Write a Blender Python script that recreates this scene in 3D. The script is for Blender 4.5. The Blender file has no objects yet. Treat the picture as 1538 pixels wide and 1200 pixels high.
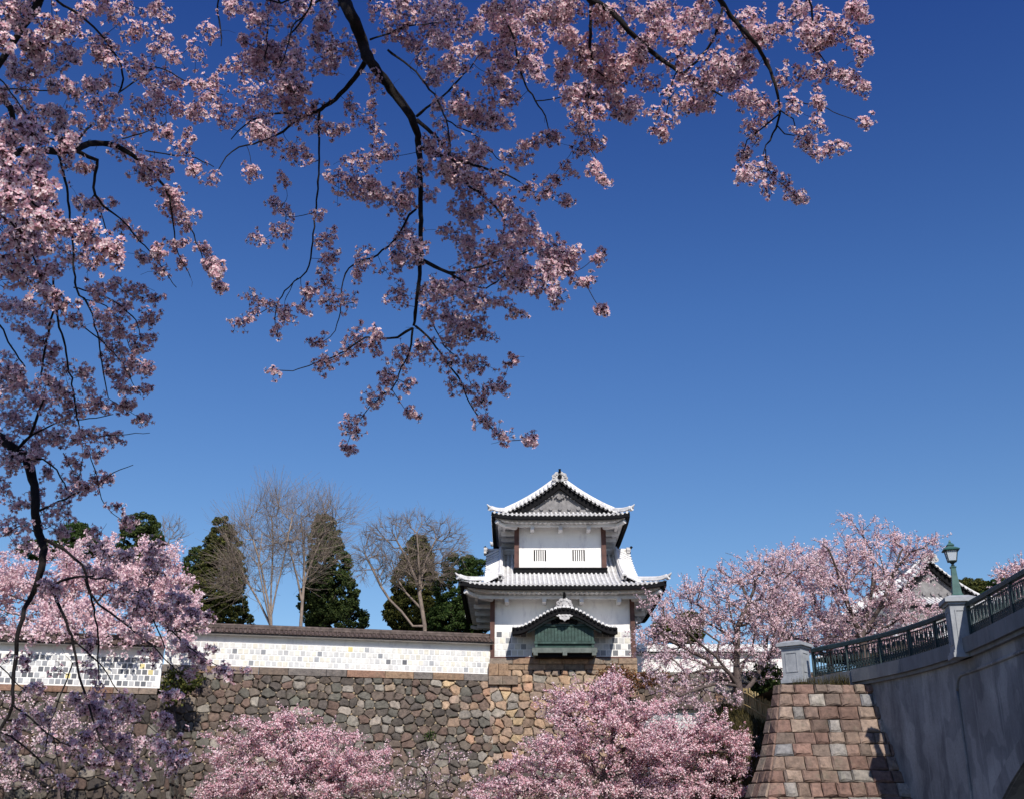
import bpy, math, random
import numpy as np
from mathutils import Vector, Matrix
R = math.radians
rng = random.Random(7)
npr = np.random.default_rng(11)
S = bpy.context.scene
COL = S.collection

# ------------------------------------------------------------------ camera
F_PX = 1709.0; W_PX = 1538.0; PITCH = R(20.8); EYE = 1.6
cam_d = bpy.data.cameras.new('camera'); cam = bpy.data.objects.new('camera', cam_d); COL.objects.link(cam)
cam.location = (0, 0, EYE); cam.rotation_euler = (R(90) + PITCH, 0, 0)
cam_d.sensor_width = 36.0; cam_d.lens = F_PX / W_PX * 36.0
cam_d.clip_start = 0.05; cam_d.clip_end = 5000
S.camera = cam

# ------------------------------------------------------------------ sky, sun, exposure
SUN_EL = R(41); SUN_AZ = R(13)      # sun behind the camera, slightly to the right
SUNV = Vector((math.sin(SUN_AZ)*math.cos(SUN_EL), -math.cos(SUN_AZ)*math.cos(SUN_EL), math.sin(SUN_EL)))
w = bpy.data.worlds.new('World'); S.world = w; w.use_nodes = True
nt = w.node_tree; nt.nodes.clear()
sky = nt.nodes.new('ShaderNodeTexSky'); sky.sky_type = 'NISHITA'; sky.sun_disc = False
sky.sun_elevation = SUN_EL; sky.sun_rotation = math.atan2(SUNV.x, SUNV.y)
sky.altitude = 0; sky.air_density = 1.0; sky.dust_density = 0.5; sky.ozone_density = 3.5
hs = nt.nodes.new('ShaderNodeHueSaturation'); hs.inputs['Saturation'].default_value = 1.12; hs.inputs['Hue'].default_value = 0.499
bg = nt.nodes.new('ShaderNodeBackground'); bg.inputs['Strength'].default_value = 0.11
wo = nt.nodes.new('ShaderNodeOutputWorld')
# deep blue overhead, paler towards the horizon (saturated slide film through a polariser)
tcw = nt.nodes.new('ShaderNodeTexCoord'); sxyz = nt.nodes.new('ShaderNodeSeparateXYZ'); rmp = nt.nodes.new('ShaderNodeValToRGB')
el = rmp.color_ramp.elements; el.new(.3); el.new(.5)
for e, (p_, c_) in zip(el, [(0.0, (.95, .93, .92)), (.22, (.74, .78, .85)), (.42, (.54, .66, .89)), (.68, (.23, .35, .76))]): e.position = p_; e.color = (*c_, 1)
mxw = nt.nodes.new('ShaderNodeMix'); mxw.data_type = 'RGBA'; mxw.blend_type = 'MULTIPLY'; mxw.inputs['Factor'].default_value = 1
nt.links.new(tcw.outputs['Generated'], sxyz.inputs[0]); nt.links.new(sxyz.outputs['Z'], rmp.inputs[0])
nt.links.new(sky.outputs[0], hs.inputs['Color']); nt.links.new(hs.outputs[0], mxw.inputs['A']); nt.links.new(rmp.outputs[0], mxw.inputs['B']); nt.links.new(mxw.outputs['Result'], bg.inputs[0]); nt.links.new(bg.outputs[0], wo.inputs[0])
sl = bpy.data.lights.new('sun', 'SUN'); sl.energy = 4.4; sl.angle = R(0.5); sl.color = (1.0, 0.94, 0.84)
so = bpy.data.objects.new('sun', sl); COL.objects.link(so)
so.rotation_euler = SUNV.to_track_quat('Z', 'Y').to_euler()
S.view_settings.view_transform = 'Standard'; S.view_settings.look = 'None'
S.view_settings.gamma = 1.0; S.view_settings.exposure = 0.3

# ------------------------------------------------------------------ projection helper
CP, SP = math.cos(PITCH), math.sin(PITCH)
def ray(px, py):
    x = (px - 769.0)/F_PX; y = (600.0 - py)/F_PX
    return Vector((x, CP - y*SP, SP + y*CP))
def P(px, py, Y):
    d = ray(px, py); return Vector((d.x/d.y*Y, Y, EYE + d.z/d.y*Y))
def proj(p):
    v = Vector(p) - Vector((0, 0, EYE)); dep = v.y*CP + v.z*SP
    if dep <= 0.01: return None
    return (769 + v.x/dep*F_PX, 600 - (-v.y*SP + v.z*CP)/dep*F_PX)
def zat(py, Y):
    return P(769, py, Y).z

# ------------------------------------------------------------------ objects
def tag(o, label=None, cat=None, group=None, kind=None):
    if label: o['label'] = label
    if cat: o['category'] = cat
    if group: o['group'] = group
    if kind: o['kind'] = kind
    return o
ORG = {}
def thing(name, loc, label, cat, group=None):
    o = bpy.data.objects.new(name, None); COL.objects.link(o); o.location = loc
    o.empty_display_size = 0.3
    ORG[o.name] = Vector(loc)
    return tag(o, label, cat, group)
def link(name, me, mats, parent=None):
    o = bpy.data.objects.new(name, me); COL.objects.link(o)
    for m in (mats if isinstance(mats, (list, tuple)) else [mats]): me.materials.append(m)
    if parent is not None:
        o.parent = parent
        org = ORG[parent.name]
        me.transform(Matrix.Translation(-org)); ORG[o.name] = org
    else:
        ORG[o.name] = Vector((0, 0, 0))
    return o
def rename(o, n):
    g = ORG[o.name]; o.name = n; ORG[o.name] = g
def fast_mesh(name, verts, faces, mats, parent=None, matidx=None, tint=None, smooth=False):
    """verts (N,3) array; faces (M,k) int array of equal-sized polygons"""
    me = bpy.data.meshes.new(name)
    verts = np.asarray(verts, dtype=np.float32); faces = np.asarray(faces, dtype=np.int32)
    M, k = faces.shape
    me.vertices.add(len(verts)); me.vertices.foreach_set('co', verts.ravel())
    me.loops.add(M*k); me.loops.foreach_set('vertex_index', faces.ravel())
    me.polygons.add(M)
    me.polygons.foreach_set('loop_start', np.arange(0, M*k, k, dtype=np.int32))
    if matidx is not None: me.polygons.foreach_set('material_index', np.asarray(matidx, dtype=np.int32))
    me.polygons.foreach_set('use_smooth', np.full(M, smooth, dtype=bool))
    me.update(calc_edges=True)
    if tint is not None:
        a = me.attributes.new('tint', 'FLOAT_COLOR', 'FACE'); a.data.foreach_set('color', np.asarray(tint, dtype=np.float32).ravel())
    return link(name, me, mats, parent)

class MB:
    def __init__(s): s.v = []; s.f = []; s.m = []; s.t = []; s.sm = []
    def add(s, vs, fs, m=0, t=None, smooth=False):
        b = len(s.v); s.v.extend([tuple(v) for v in vs])
        for f in fs:
            s.f.append([b+i for i in f]); s.m.append(m); s.t.append(t); s.sm.append(smooth)
    def box(s, x0, x1, y0, y1, z0, z1, m=0, M=None, t=None):
        vs = [Vector((x, y, z)) for z in (z0, z1) for y in (y0, y1) for x in (x0, x1)]
        if M is not None: vs = [M @ v for v in vs]
        s.add(vs, [(0,2,3,1),(4,5,7,6),(0,1,5,4),(2,6,7,3),(0,4,6,2),(1,3,7,5)], m, t)
    def bar(s, a, b, w, h, m=0, up=(0,0,1)):
        """rectangular bar from a to b, w across, h along up"""
        a = Vector(a); b = Vector(b); d = (b-a).normalized(); u = Vector(up); sd = d.cross(u)
        if sd.length < 1e-4: u = Vector((0,1,0)); sd = d.cross(u)
        sd.normalize(); u = sd.cross(d).normalized()
        vs = [p + sd*(i*w/2) + u*(j*h/2) for p in (a, b) for j in (-1, 1) for i in (-1, 1)]
        s.add(vs, [(0,2,3,1),(4,5,7,6),(0,1,5,4),(2,6,7,3),(0,4,6,2),(1,3,7,5)], m)
    def sweep(s, path, radii, n=6, m=0, smooth=True, half=False, cap=True, flat=None):
        path = [Vector(p) for p in path]
        if not isinstance(radii, (list, tuple)): radii = [radii]*len(path)
        L = len(path)
        if L < 2: return
        up = Vector((0, 0, 1)); rings = []
        prev = None
        for i, p in enumerate(path):
            d = (path[min(i+1, L-1)] - path[max(i-1, 0)])
            if d.length < 1e-9: d = Vector((0, 0, 1))
            d.normalize()
            if prev is None:
                sd = d.cross(up)
                if sd.length < 0.1: sd = d.cross(Vector((0, 1, 0)))
                sd.normalize()
            else:
                sd = prev - d*prev.dot(d)
                if sd.length < 1e-6: sd = d.cross(up)
                sd.normalize()
            prev = sd; u = sd.cross(d).normalized()
            if u.z < 0 and half: u = -u
            if half: angs = [math.pi*k/(n-1) for k in range(n)]
            else: angs = [2*math.pi*k/n for k in range(n)]
            rings.append([p + (sd*math.cos(a) + u*math.sin(a)*(flat or 1))*radii[i] for a in angs])
        vs = [v for r in rings for v in r]; fs = []
        for i in range(L-1):
            for k in range(n-1 if half else n):
                k2 = (k+1) % n
                fs.append((i*n+k, i*n+k2, (i+1)*n+k2, (i+1)*n+k))
        s.add(vs, fs, m, None, smooth)
        if cap:
            s.add(rings[0], [tuple(range(n))], m); s.add(rings[-1], [tuple(range(n))], m)
    def rect_sweep(s, path, w, h, m=0, up=(0,0,1), ends=None):
        path = [Vector(p) for p in path]; L = len(path); rings = []
        for i, p in enumerate(path):
            d = (path[min(i+1, L-1)] - path[max(i-1, 0)]).normalized()
            sd = d.cross(Vector(up)).normalized(); u = sd.cross(d).normalized()
            ww = w[i] if isinstance(w, (list, tuple)) else w; hh = h[i] if isinstance(h, (list, tuple)) else h
            rings.append([p - sd*ww/2, p + sd*ww/2, p + sd*ww/2 + u*hh, p - sd*ww/2 + u*hh])
        vs = [v for r in rings for v in r]; fs = []
        for i in range(L-1):
            for k in range(4):
                k2 = (k+1) % 4; fs.append((i*4+k, i*4+k2, (i+1)*4+k2, (i+1)*4+k))
        fs += [(3, 2, 1, 0), tuple((L-1)*4+k for k in range(4))]
        s.add(vs, fs, m)
    def prism(s, poly, d, m=0):
        """poly: list of Vectors, extruded by vector d"""
        n = len(poly); poly = [Vector(p) for p in poly]; d = Vector(d)
        vs = poly + [p + d for p in poly]
        fs = [tuple(range(n))[::-1], tuple(range(n, 2*n))] + [(i, (i+1) % n, n+(i+1) % n, n+i) for i in range(n)]
        s.add(vs, fs, m)
    def lathe(s, c, prof, n=16, m=0):
        c = Vector(c); vs = []; fs = []
        for (r, z) in prof:
            for k in range(n):
                a = 2*math.pi*k/n + math.pi/n; vs.append(c + Vector((r*math.cos(a), r*math.sin(a), z)))
        for i in range(len(prof)-1):
            for k in range(n): fs.append((i*n+k, i*n+(k+1) % n, (i+1)*n+(k+1) % n, (i+1)*n+k))
        fs += [tuple(range(n))[::-1], tuple((len(prof)-1)*n+k for k in range(n))]
        s.add(vs, fs, m, None, n > 8)
    def build(s, name, mats, parent=None):
        me = bpy.data.meshes.new(name)
        me.from_pydata(s.v, [], s.f)
        if any(s.m): me.polygons.foreach_set('material_index', s.m)
        me.polygons.foreach_set('use_smooth', s.sm)
        if any(t is not None for t in s.t):
            a = me.attributes.new('tint', 'FLOAT_COLOR', 'FACE')
            a.data.foreach_set('color', [c for t in s.t for c in ((t[0], t[1], t[2], 1.0) if t is not None else (.2, .2, .2, 1.0))])
        me.update()
        return link(name, me, mats, parent)

# ------------------------------------------------------------------ materials
def mat(name):
    m = bpy.data.materials.new(name); m.use_nodes = True
    n = m.node_tree; b = n.nodes['Principled BSDF']; return m, n, b
def nodes_noise(n, scale, detail=6, rough=.6, coord='Object', stretch=None):
    tc = n.nodes.new('ShaderNodeTexCoord'); tx = n.nodes.new('ShaderNodeTexNoise')
    tx.inputs['Scale'].default_value = scale; tx.inputs['Detail'].default_value = detail; tx.inputs['Roughness'].default_value = rough
    if stretch:
        mp = n.nodes.new('ShaderNodeMapping'); mp.inputs['Scale'].default_value = stretch
        n.links.new(tc.outputs[coord], mp.inputs[0]); n.links.new(mp.outputs[0], tx.inputs['Vector'])
    else: n.links.new(tc.outputs[coord], tx.inputs['Vector'])
    return tx
def ramp(n, src, stops):
    r = n.nodes.new('ShaderNodeValToRGB'); el = r.color_ramp.elements
    while len(el) < len(stops): el.new(0.5)
    for e, (p, c) in zip(el, stops): e.position = p; e.color = (*c, 1)
    n.links.new(src, r.inputs[0]); return r
def simple(name, stops, scale=3, rough=.8, bump=0.0, stretch=None, bscale=None, spec=.3, detail=6):
    m, n, b = mat(name)
    tx = nodes_noise(n, scale, detail, .62, stretch=stretch)
    r = ramp(n, tx.outputs['Fac'], stops); n.links.new(r.outputs[0], b.inputs['Base Color'])
    b.inputs['Roughness'].default_value = rough; b.inputs['Specular IOR Level'].default_value = spec
    if bump:
        t2 = nodes_noise(n, bscale or scale*4, 8, .7)
        bp = n.nodes.new('ShaderNodeBump'); bp.inputs['Strength'].default_value = bump; bp.inputs['Distance'].default_value = .05
        n.links.new(t2.outputs['Fac'], bp.inputs['Height']); n.links.new(bp.outputs[0], b.inputs['Normal'])
    return m
def island(name, stops, rough=.7, transl=0.0, tcol=None):
    m, n, b = mat(name)
    g = n.nodes.new('ShaderNodeNewGeometry'); r = ramp(n, g.outputs['Random Per Island'], stops)
    n.links.new(r.outputs[0], b.inputs['Base Color']); b.inputs['Roughness'].default_value = rough
    b.inputs['Specular IOR Level'].default_value = .15
    if transl:
        tr = n.nodes.new('ShaderNodeBsdfTranslucent'); mx = n.nodes.new('ShaderNodeMixShader'); mx.inputs[0].default_value = transl
        n.links.new(r.outputs[0], tr.inputs[0])
        out = n.nodes['Material Output']
        n.links.new(b.outputs[0], mx.inputs[1]); n.links.new(tr.outputs[0], mx.inputs[2]); n.links.new(mx.outputs[0], out.inputs[0])
    return m
def stone_mat(name, bump=.5):
    m, n, b = mat(name)
    at = n.nodes.new('ShaderNodeAttribute'); at.attribute_name = 'tint'
    tx = nodes_noise(n, 5.0, 10, .72); r = ramp(n, tx.outputs['Fac'], [(.28, (.42, .42, .42)), (.5, (.95, .95, .95)), (.72, (1.45, 1.42, 1.36))])
    mx = n.nodes.new('ShaderNodeMix'); mx.data_type = 'RGBA'; mx.blend_type = 'MULTIPLY'; mx.inputs['Factor'].default_value = 1
    n.links.new(at.outputs['Color'], mx.inputs['A']); n.links.new(r.outputs[0], mx.inputs['B'])
    # lichen blotches
    t3 = nodes_noise(n, 1.1, 5, .65); r3 = ramp(n, t3.outputs['Fac'], [(.56, (0, 0, 0)), (.72, (1, 1, 1))])
    mx2 = n.nodes.new('ShaderNodeMix'); mx2.data_type = 'RGBA'; mx2.inputs['B'].default_value = (.14, .15, .11, 1)
    mt = n.nodes.new('ShaderNodeMath'); mt.operation = 'MULTIPLY'; mt.inputs[1].default_value = .45
    n.links.new(r3.outputs[0], mt.inputs[0]); n.links.new(mt.outputs[0], mx2.inputs['Factor'])
    n.links.new(mx.outputs['Result'], mx2.inputs['A']); n.links.new(mx2.outputs['Result'], b.inputs['Base Color'])
    b.inputs['Roughness'].default_value = .9; b.inputs['Specular IOR Level'].default_value = .2
    t2 = nodes_noise(n, 9, 12, .75); bp = n.nodes.new('ShaderNodeBump'); bp.inputs['Strength'].default_value = bump; bp.inputs['Distance'].default_value = .12
    n.links.new(t2.outputs['Fac'], bp.inputs['Height']); n.links.new(bp.outputs[0], b.inputs['Normal'])
    return m
M_STONE = stone_mat('fieldstone'); M_BLOCK = stone_mat('cut_stone', .7)
M_GAP = simple('wall_core', [(.3, (.03, .025, .02)), (.7, (.085, .07, .056))], 6)
M_PLASTER = simple('plaster', [(.25, (.56, .54, .56)), (.45, (.78, .765, .745)), (.75, (.84, .825, .80))], 1.5, .9, .12, stretch=(1.6, 1.6, .55))
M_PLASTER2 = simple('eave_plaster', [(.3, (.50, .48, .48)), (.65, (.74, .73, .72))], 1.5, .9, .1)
M_TILE = simple('lead_tile', [(.22, (.30, .29, .30)), (.45, (.66, .65, .65)), (.7, (.80, .79, .78))], 2.2, .55, .15, spec=.4)
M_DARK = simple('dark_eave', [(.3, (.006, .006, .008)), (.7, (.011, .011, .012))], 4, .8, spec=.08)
M_PAN = simple('tile_valley', [(.25, (.22, .215, .225)), (.6, (.50, .495, .50)), (.8, (.62, .61, .60))], 2.5, .6, .15)  # lead tile coloured darker between the ribs, shade put into the colour
M_RIDGE = simple('ridge_tile', [(.25, (.20, .19, .20)), (.6, (.52, .51, .51)), (.8, (.70, .69, .68))], 3, .6, .2)
M_GABLE = simple('gable_board', [(.3, (.13, .125, .13)), (.7, (.27, .26, .26))], 3, .8)
M_BROWNTILE = simple('brown_tile', [(.3, (.035, .025, .022)), (.55, (.095, .07, .062)), (.8, (.17, .13, .115))], 4, .6, .2)
M_POST = simple('brown_post', [(.3, (.055, .024, .020)), (.7, (.13, .058, .045))], 2, .6)
M_GREEN = simple('green_copper', [(.3, (.015, .032, .028)), (.6, (.038, .078, .068)), (.8, (.09, .14, .12))], 3.5, .6, .1)
M_GREENDK = simple('dark_green_board', [(.3, (.010, .028, .024)), (.7, (.03, .075, .06))], 3, .6)
M_GREYWOOD = simple('grey_beam', [(.3, (.07, .085, .08)), (.7, (.16, .18, .165))], 3, .7)
M_CONC = None
def concrete():
    m, n, b = mat('stained_concrete')
    t1 = nodes_noise(n, .35, 8, .6); t2 = nodes_noise(n, .7, 9, .75, stretch=(1.3, 1.3, .22)); t3 = nodes_noise(n, 14, 6, .7)
    r1 = ramp(n, t1.outputs['Fac'], [(.3, (.17, .165, .17)), (.55, (.30, .295, .295)), (.75, (.42, .41, .405))])
    r2 = ramp(n, t2.outputs['Fac'], [(.33, (.5, .5, .52)), (.52, (1, 1, 1)), (.68, (1.0, 1.0, 1.0)), (.75, (1.55, 1.55, 1.55))])
    r3 = ramp(n, t3.outputs['Fac'], [(.3, (.85, .85, .85)), (.7, (1.1, 1.1, 1.1))])
    a = n.nodes.new('ShaderNodeMix'); a.data_type = 'RGBA'; a.blend_type = 'MULTIPLY'; a.inputs['Factor'].default_value = 1
    c = n.nodes.new('ShaderNodeMix'); c.data_type = 'RGBA'; c.blend_type = 'MULTIPLY'; c.inputs['Factor'].default_value = 1
    n.links.new(r1.outputs[0], a.inputs['A']); n.links.new(r2.outputs[0], a.inputs['B'])
    n.links.new(a.outputs['Result'], c.inputs['A']); n.links.new(r3.outputs[0], c.inputs['B'])
    # repair patches with fairly sharp outlines, pale lime runs
    t4 = nodes_noise(n, .42, 3, .5, stretch=(1, 1, .8)); r4 = ramp(n, t4.outputs['Fac'], [(.44, (1, 1, 1)), (.455, (.74, .75, .78)), (.54, (.80, .81, .83)), (.555, (1.08, 1.08, 1.08))])
    t5 = nodes_noise(n, 1.0, 5, .8, stretch=(2.2, 2.2, .07)); r5 = ramp(n, t5.outputs['Fac'], [(.60, (0, 0, 0)), (.68, (1, 1, 1))])
    e = n.nodes.new('ShaderNodeMix'); e.data_type = 'RGBA'; e.blend_type = 'MULTIPLY'; e.inputs['Factor'].default_value = 1
    n.links.new(c.outputs['Result'], e.inputs['A']); n.links.new(r4.outputs[0], e.inputs['B'])
    f5 = n.nodes.new('ShaderNodeMath'); f5.operation = 'MULTIPLY'; f5.inputs[1].default_value = .45; n.links.new(r5.outputs[0], f5.inputs[0])
    h = n.nodes.new('ShaderNodeMix'); h.data_type = 'RGBA'; h.inputs['B'].default_value = (.52, .51, .50, 1); n.links.new(f5.outputs[0], h.inputs['Factor']); n.links.new(e.outputs['Result'], h.inputs['A'])
    n.links.new(h.outputs['Result'], b.inputs['Base Color']); b.inputs['Roughness'].default_value = .9
    bp = n.nodes.new('ShaderNodeBump'); bp.inputs['Strength'].default_value = .25; bp.inputs['Distance'].default_value = .03
    n.links.new(t3.outputs['Fac'], bp.inputs['Height']); n.links.new(bp.outputs[0], b.inputs['Normal'])
    return m
M_CONC = concrete()
M_LEDGE = simple('ledge_granite', [(.3, (.13, .135, .145)), (.6, (.20, .205, .215)), (.8, (.26, .265, .275))], 2.0, .85, .15, stretch=(1, 1, .4))
M_PED = simple('blue_grey_granite', [(.3, (.24, .255, .28)), (.7, (.35, .365, .39))], 4, .8, .1)
M_IRON = simple('painted_iron', [(.3, (.012, .026, .030)), (.7, (.030, .054, .058))], 5, .5)
M_LAMPG = simple('lamp_green', [(.3, (.025, .075, .070)), (.7, (.05, .125, .115))], 3, .5)
M_BARKD = simple('cherry_bark_dark', [(.3, (.005, .004, .005)), (.7, (.020, .015, .015))], 18, .85, .6, bscale=40)
M_BARK = simple('cherry_bark', [(.3, (.045, .033, .030)), (.7, (.125, .095, .086))], 5, .9, .4)
M_BARE = simple('pale_bark', [(.3, (.15, .118, .10)), (.7, (.32, .258, .215))], 3, .9, .2)
M_BARE2 = simple('grey_bark', [(.3, (.12, .095, .08)), (.7, (.27, .215, .18))], 3, .9, .2)
M_NEEDLE = island('dark_foliage', [(0, (.016, .030, .011)), (.5, (.042, .066, .020)), (1, (.10, .125, .035))], .7, .15)
M_NEEDLE2 = island('olive_foliage', [(0, (.020, .032, .010)), (.5, (.060, .070, .019)), (1, (.135, .128, .034))], .7, .15)
M_LEAF = island('green_foliage', [(0, (.014, .034, .010)), (.5, (.038, .070, .018)), (1, (.09, .13, .035))], .6, .2)
M_PETAL = island('petal', [(0, (.66, .35, .43)), (.45, (.87, .60, .65)), (1, (.96, .84, .85))], .6, .40)
M_CALYX = simple('calyx', [(.3, (.045, .012, .016)), (.7, (.10, .035, .035))], 30)
M_STAMEN = simple('stamen', [(.3, (.42, .10, .14)), (.7, (.60, .22, .20))], 30)
M_BLOOM = island('pale_pink_bloom', [(0, (.54, .32, .37)), (.2, (.80, .57, .62)), (.6, (.89, .69, .73)), (1, (.94, .84, .85))], .7, .42)
M_BLOOM2 = island('deep_pink_bloom', [(0, (.42, .17, .20)), (.2, (.68, .36, .43)), (.55, (.88, .64, .685)), (1, (.95, .84, .85))], .7, .36)
M_SHRUB = island('reddish_bud', [(0, (.09, .035, .02)), (.6, (.17, .075, .035)), (1, (.22, .12, .05))], .8, .1)
M_GRASS = island('bank_grass', [(0, (.022, .020, .008)), (.5, (.045, .040, .014)), (1, (.11, .085, .032))], .8, .15)
M_EARTH = simple('earth', [(.3, (.03, .028, .014)), (.7, (.085, .07, .035))], 2, .95, .5)
M_BAMBOO = simple('bamboo', [(.3, (.22, .16, .07)), (.7, (.38, .29, .14))], 6, .6)
M_ASPH = simple('asphalt', [(.3, (.04, .04, .042)), (.7, (.065, .065, .066))], 8, .9, .2)
M_PAVE = simple('paving', [(.3, (.22, .21, .2)), (.7, (.32, .31, .29))], 4, .9, .2)
M_PAINT = simple('white_paint', [(.3, (.7, .7, .7)), (.7, (.8, .8, .8))], 4, .7)
# ------------------------------------------------------------------ ground
def ground():
    mb = MB()
    xs = np.concatenate([np.linspace(-900, -60, 8), np.linspace(-50, 60, 23), np.linspace(80, 900, 8)])
    mb.add([(-1500, -600, 0), (1500, -600, 0), (1500, 61, 0), (-1500, 61, 0)], [(0, 1, 2, 3)])
    tag(mb.build('ground', M_EARTH), kind='structure')
    rd = MB(); rd.add([(-300, 14, .004), (300, 14, .004), (300, 34, .004), (-300, 34, .004)], [(0, 1, 2, 3)])
    for k in range(-30, 31): rd.add([(k*9, 23.9, .008), (k*9+5, 23.9, .008), (k*9+5, 24.1, .008), (k*9, 24.1, .008)], [(0, 1, 2, 3)], 1)
    tag(rd.build('road', [M_ASPH, M_PAINT]), kind='structure')
    pv = MB(); pv.box(-300, 300, 9, 13.8, -.2, .14); pv.box(-300, 300, 13.8, 14, -.2, .13)
    pv.box(-300, 300, 34.2, 36.5, -.2, .14); pv.box(-300, 300, 34, 34.2, -.2, .13)
    tag(pv.build('pavement', M_PAVE), kind='structure')
    # castle terrace behind the stone walls
    t = MB(); t.box(-300, 7.2, 66.5, 400, -1, 9.7); t.box(7.2, 300, 67.4, 400, -1, 8.6); t.box(-300, -17.5, 58.8, 66.5, -1, 8.1); t.prism([(-17.5, 62.2, -1), (-1.4, 65.6, -1), (-1.4, 66.49, -1), (-17.5, 66.49, -1)], Vector((0, 0, 10.6)))
    tag(t.build('terrace', M_EARTH), kind='structure')
ground()

# ------------------------------------------------------------------ stones
def clip(poly, a, n):
    """keep the part of poly (2-D) with (p-a).n <= 0"""
    out = []
    L = len(poly)
    for i in range(L):
        p = poly[i]; q = poly[(i+1) % L]
        dp = (p[0]-a[0])*n[0] + (p[1]-a[1])*n[1]; dq = (q[0]-a[0])*n[0] + (q[1]-a[1])*n[1]
        if dp <= 0: out.append(p)
        if (dp < 0 < dq) or (dq < 0 < dp):
            t = dp/(dp-dq); out.append((p[0]+(q[0]-p[0])*t, p[1]+(q[1]-p[1])*t))
    return out
def voronoi(pts, x0, x1, y0, y1, rad, sy=1.0):
    cells = []
    A = np.array(pts)
    for i, (x, y) in enumerate(pts):
        poly = [(max(x0, x-rad), max(y0, y-rad)), (min(x1, x+rad), max(y0, y-rad)), (min(x1, x+rad), min(y1, y+rad)), (max(x0, x-rad), min(y1, y+rad))]
        d = np.hypot(A[:, 0]-x, (A[:, 1]-y)*sy)
        for j in np.argsort(d)[1:16]:
            if d[j] > 2*rad: break
            mx, my = (x+A[j, 0])/2, (y+A[j, 1])/2
            n = (A[j, 0]-x, (A[j, 1]-y)*sy*sy)
            poly = clip(poly, (mx, my), n)
            if len(poly) < 3: break
        cells.append(poly)
    return cells
def stone(mb, poly, n, depth, bevel, col, back=.25, tilt=.05, r=rng):
    """poly: 3-D outline, n outward normal"""
    L = len(poly); c = sum(poly, Vector())/L
    tv = Vector((r.uniform(-1, 1), r.uniform(-1, 1), r.uniform(-1, 1)))*tilt
    r0 = [p - n*back for p in poly]
    r1 = [p + n*depth*.25 for p in poly]
    def ins(p, b):
        d = c-p; l = d.length; return p + d*min(b/l, .42) if l > 1e-6 else p
    r2 = [ins(p, bevel*r.uniform(.7, 1.4)) for p in poly]
    r2 = [p + n*(depth*r.uniform(.8, 1.05) + (p-c).dot(tv)) for p in r2]
    cc = c + n*depth*r.uniform(.95, 1.2) + Vector((r.uniform(-.05, .05), 0, r.uniform(-.05, .05)))
    vs = r0 + r1 + r2 + [cc]; fs = []
    for k in range(L):
        k2 = (k+1) % L
        fs += [(k, k2, L+k2, L+k), (L+k, L+k2, 2*L+k2, 2*L+k), (2*L+k, 2*L+k2, 3*L)]
    mb.add(vs, fs, 0, col)
def jag(poly, amt, r=rng):
    """shrink and roughen a 2-D polygon: extra vertex on long edges"""
    c = (sum(p[0] for p in poly)/len(poly), sum(p[1] for p in poly)/len(poly)); out = []
    L = len(poly)
    for i in range(L):
        p = poly[i]; q = poly[(i+1) % L]; e = math.hypot(q[0]-p[0], q[1]-p[1])
        if e < .07: out.append(((p[0]+q[0])/2, (p[1]+q[1])/2)) if r.random() < .6 else None; continue
        # cut the corner
        t = min(.16, .05/e)
        out.append((p[0]+(q[0]-p[0])*t, p[1]+(q[1]-p[1])*t))
        if e > .3:
            s = r.uniform(.35, .65); out.append((p[0]+(q[0]-p[0])*s + r.uniform(-amt, amt), p[1]+(q[1]-p[1])*s + r.uniform(-amt, amt)))
        out.append((p[0]+(q[0]-p[0])*(1-t), p[1]+(q[1]-p[1])*(1-t)))
    g = .013
    res = []
    for p in out:
        d = math.hypot(p[0]-c[0], p[1]-c[1]); k = max(.6, 1-(g+r.uniform(0, .022))/max(d, .05)); res.append((c[0]+(p[0]-c[0])*k, c[1]+(p[1]-c[1])*k))
    return res
def mixc(a, b, t): return tuple(a[i]*(1-t)+b[i]*t for i in range(3))
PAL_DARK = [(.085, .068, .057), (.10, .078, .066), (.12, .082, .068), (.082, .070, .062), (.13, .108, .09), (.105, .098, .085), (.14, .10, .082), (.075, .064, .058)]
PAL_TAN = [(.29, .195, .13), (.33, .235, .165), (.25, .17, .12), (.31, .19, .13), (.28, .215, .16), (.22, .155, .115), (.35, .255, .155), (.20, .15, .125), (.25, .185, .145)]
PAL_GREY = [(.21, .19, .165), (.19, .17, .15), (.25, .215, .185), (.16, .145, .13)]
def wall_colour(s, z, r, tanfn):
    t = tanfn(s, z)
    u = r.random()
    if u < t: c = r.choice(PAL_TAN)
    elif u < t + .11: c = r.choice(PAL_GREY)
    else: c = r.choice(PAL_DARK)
    k = r.uniform(.82, 1.2); return tuple(x*k for x in c)
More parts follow.
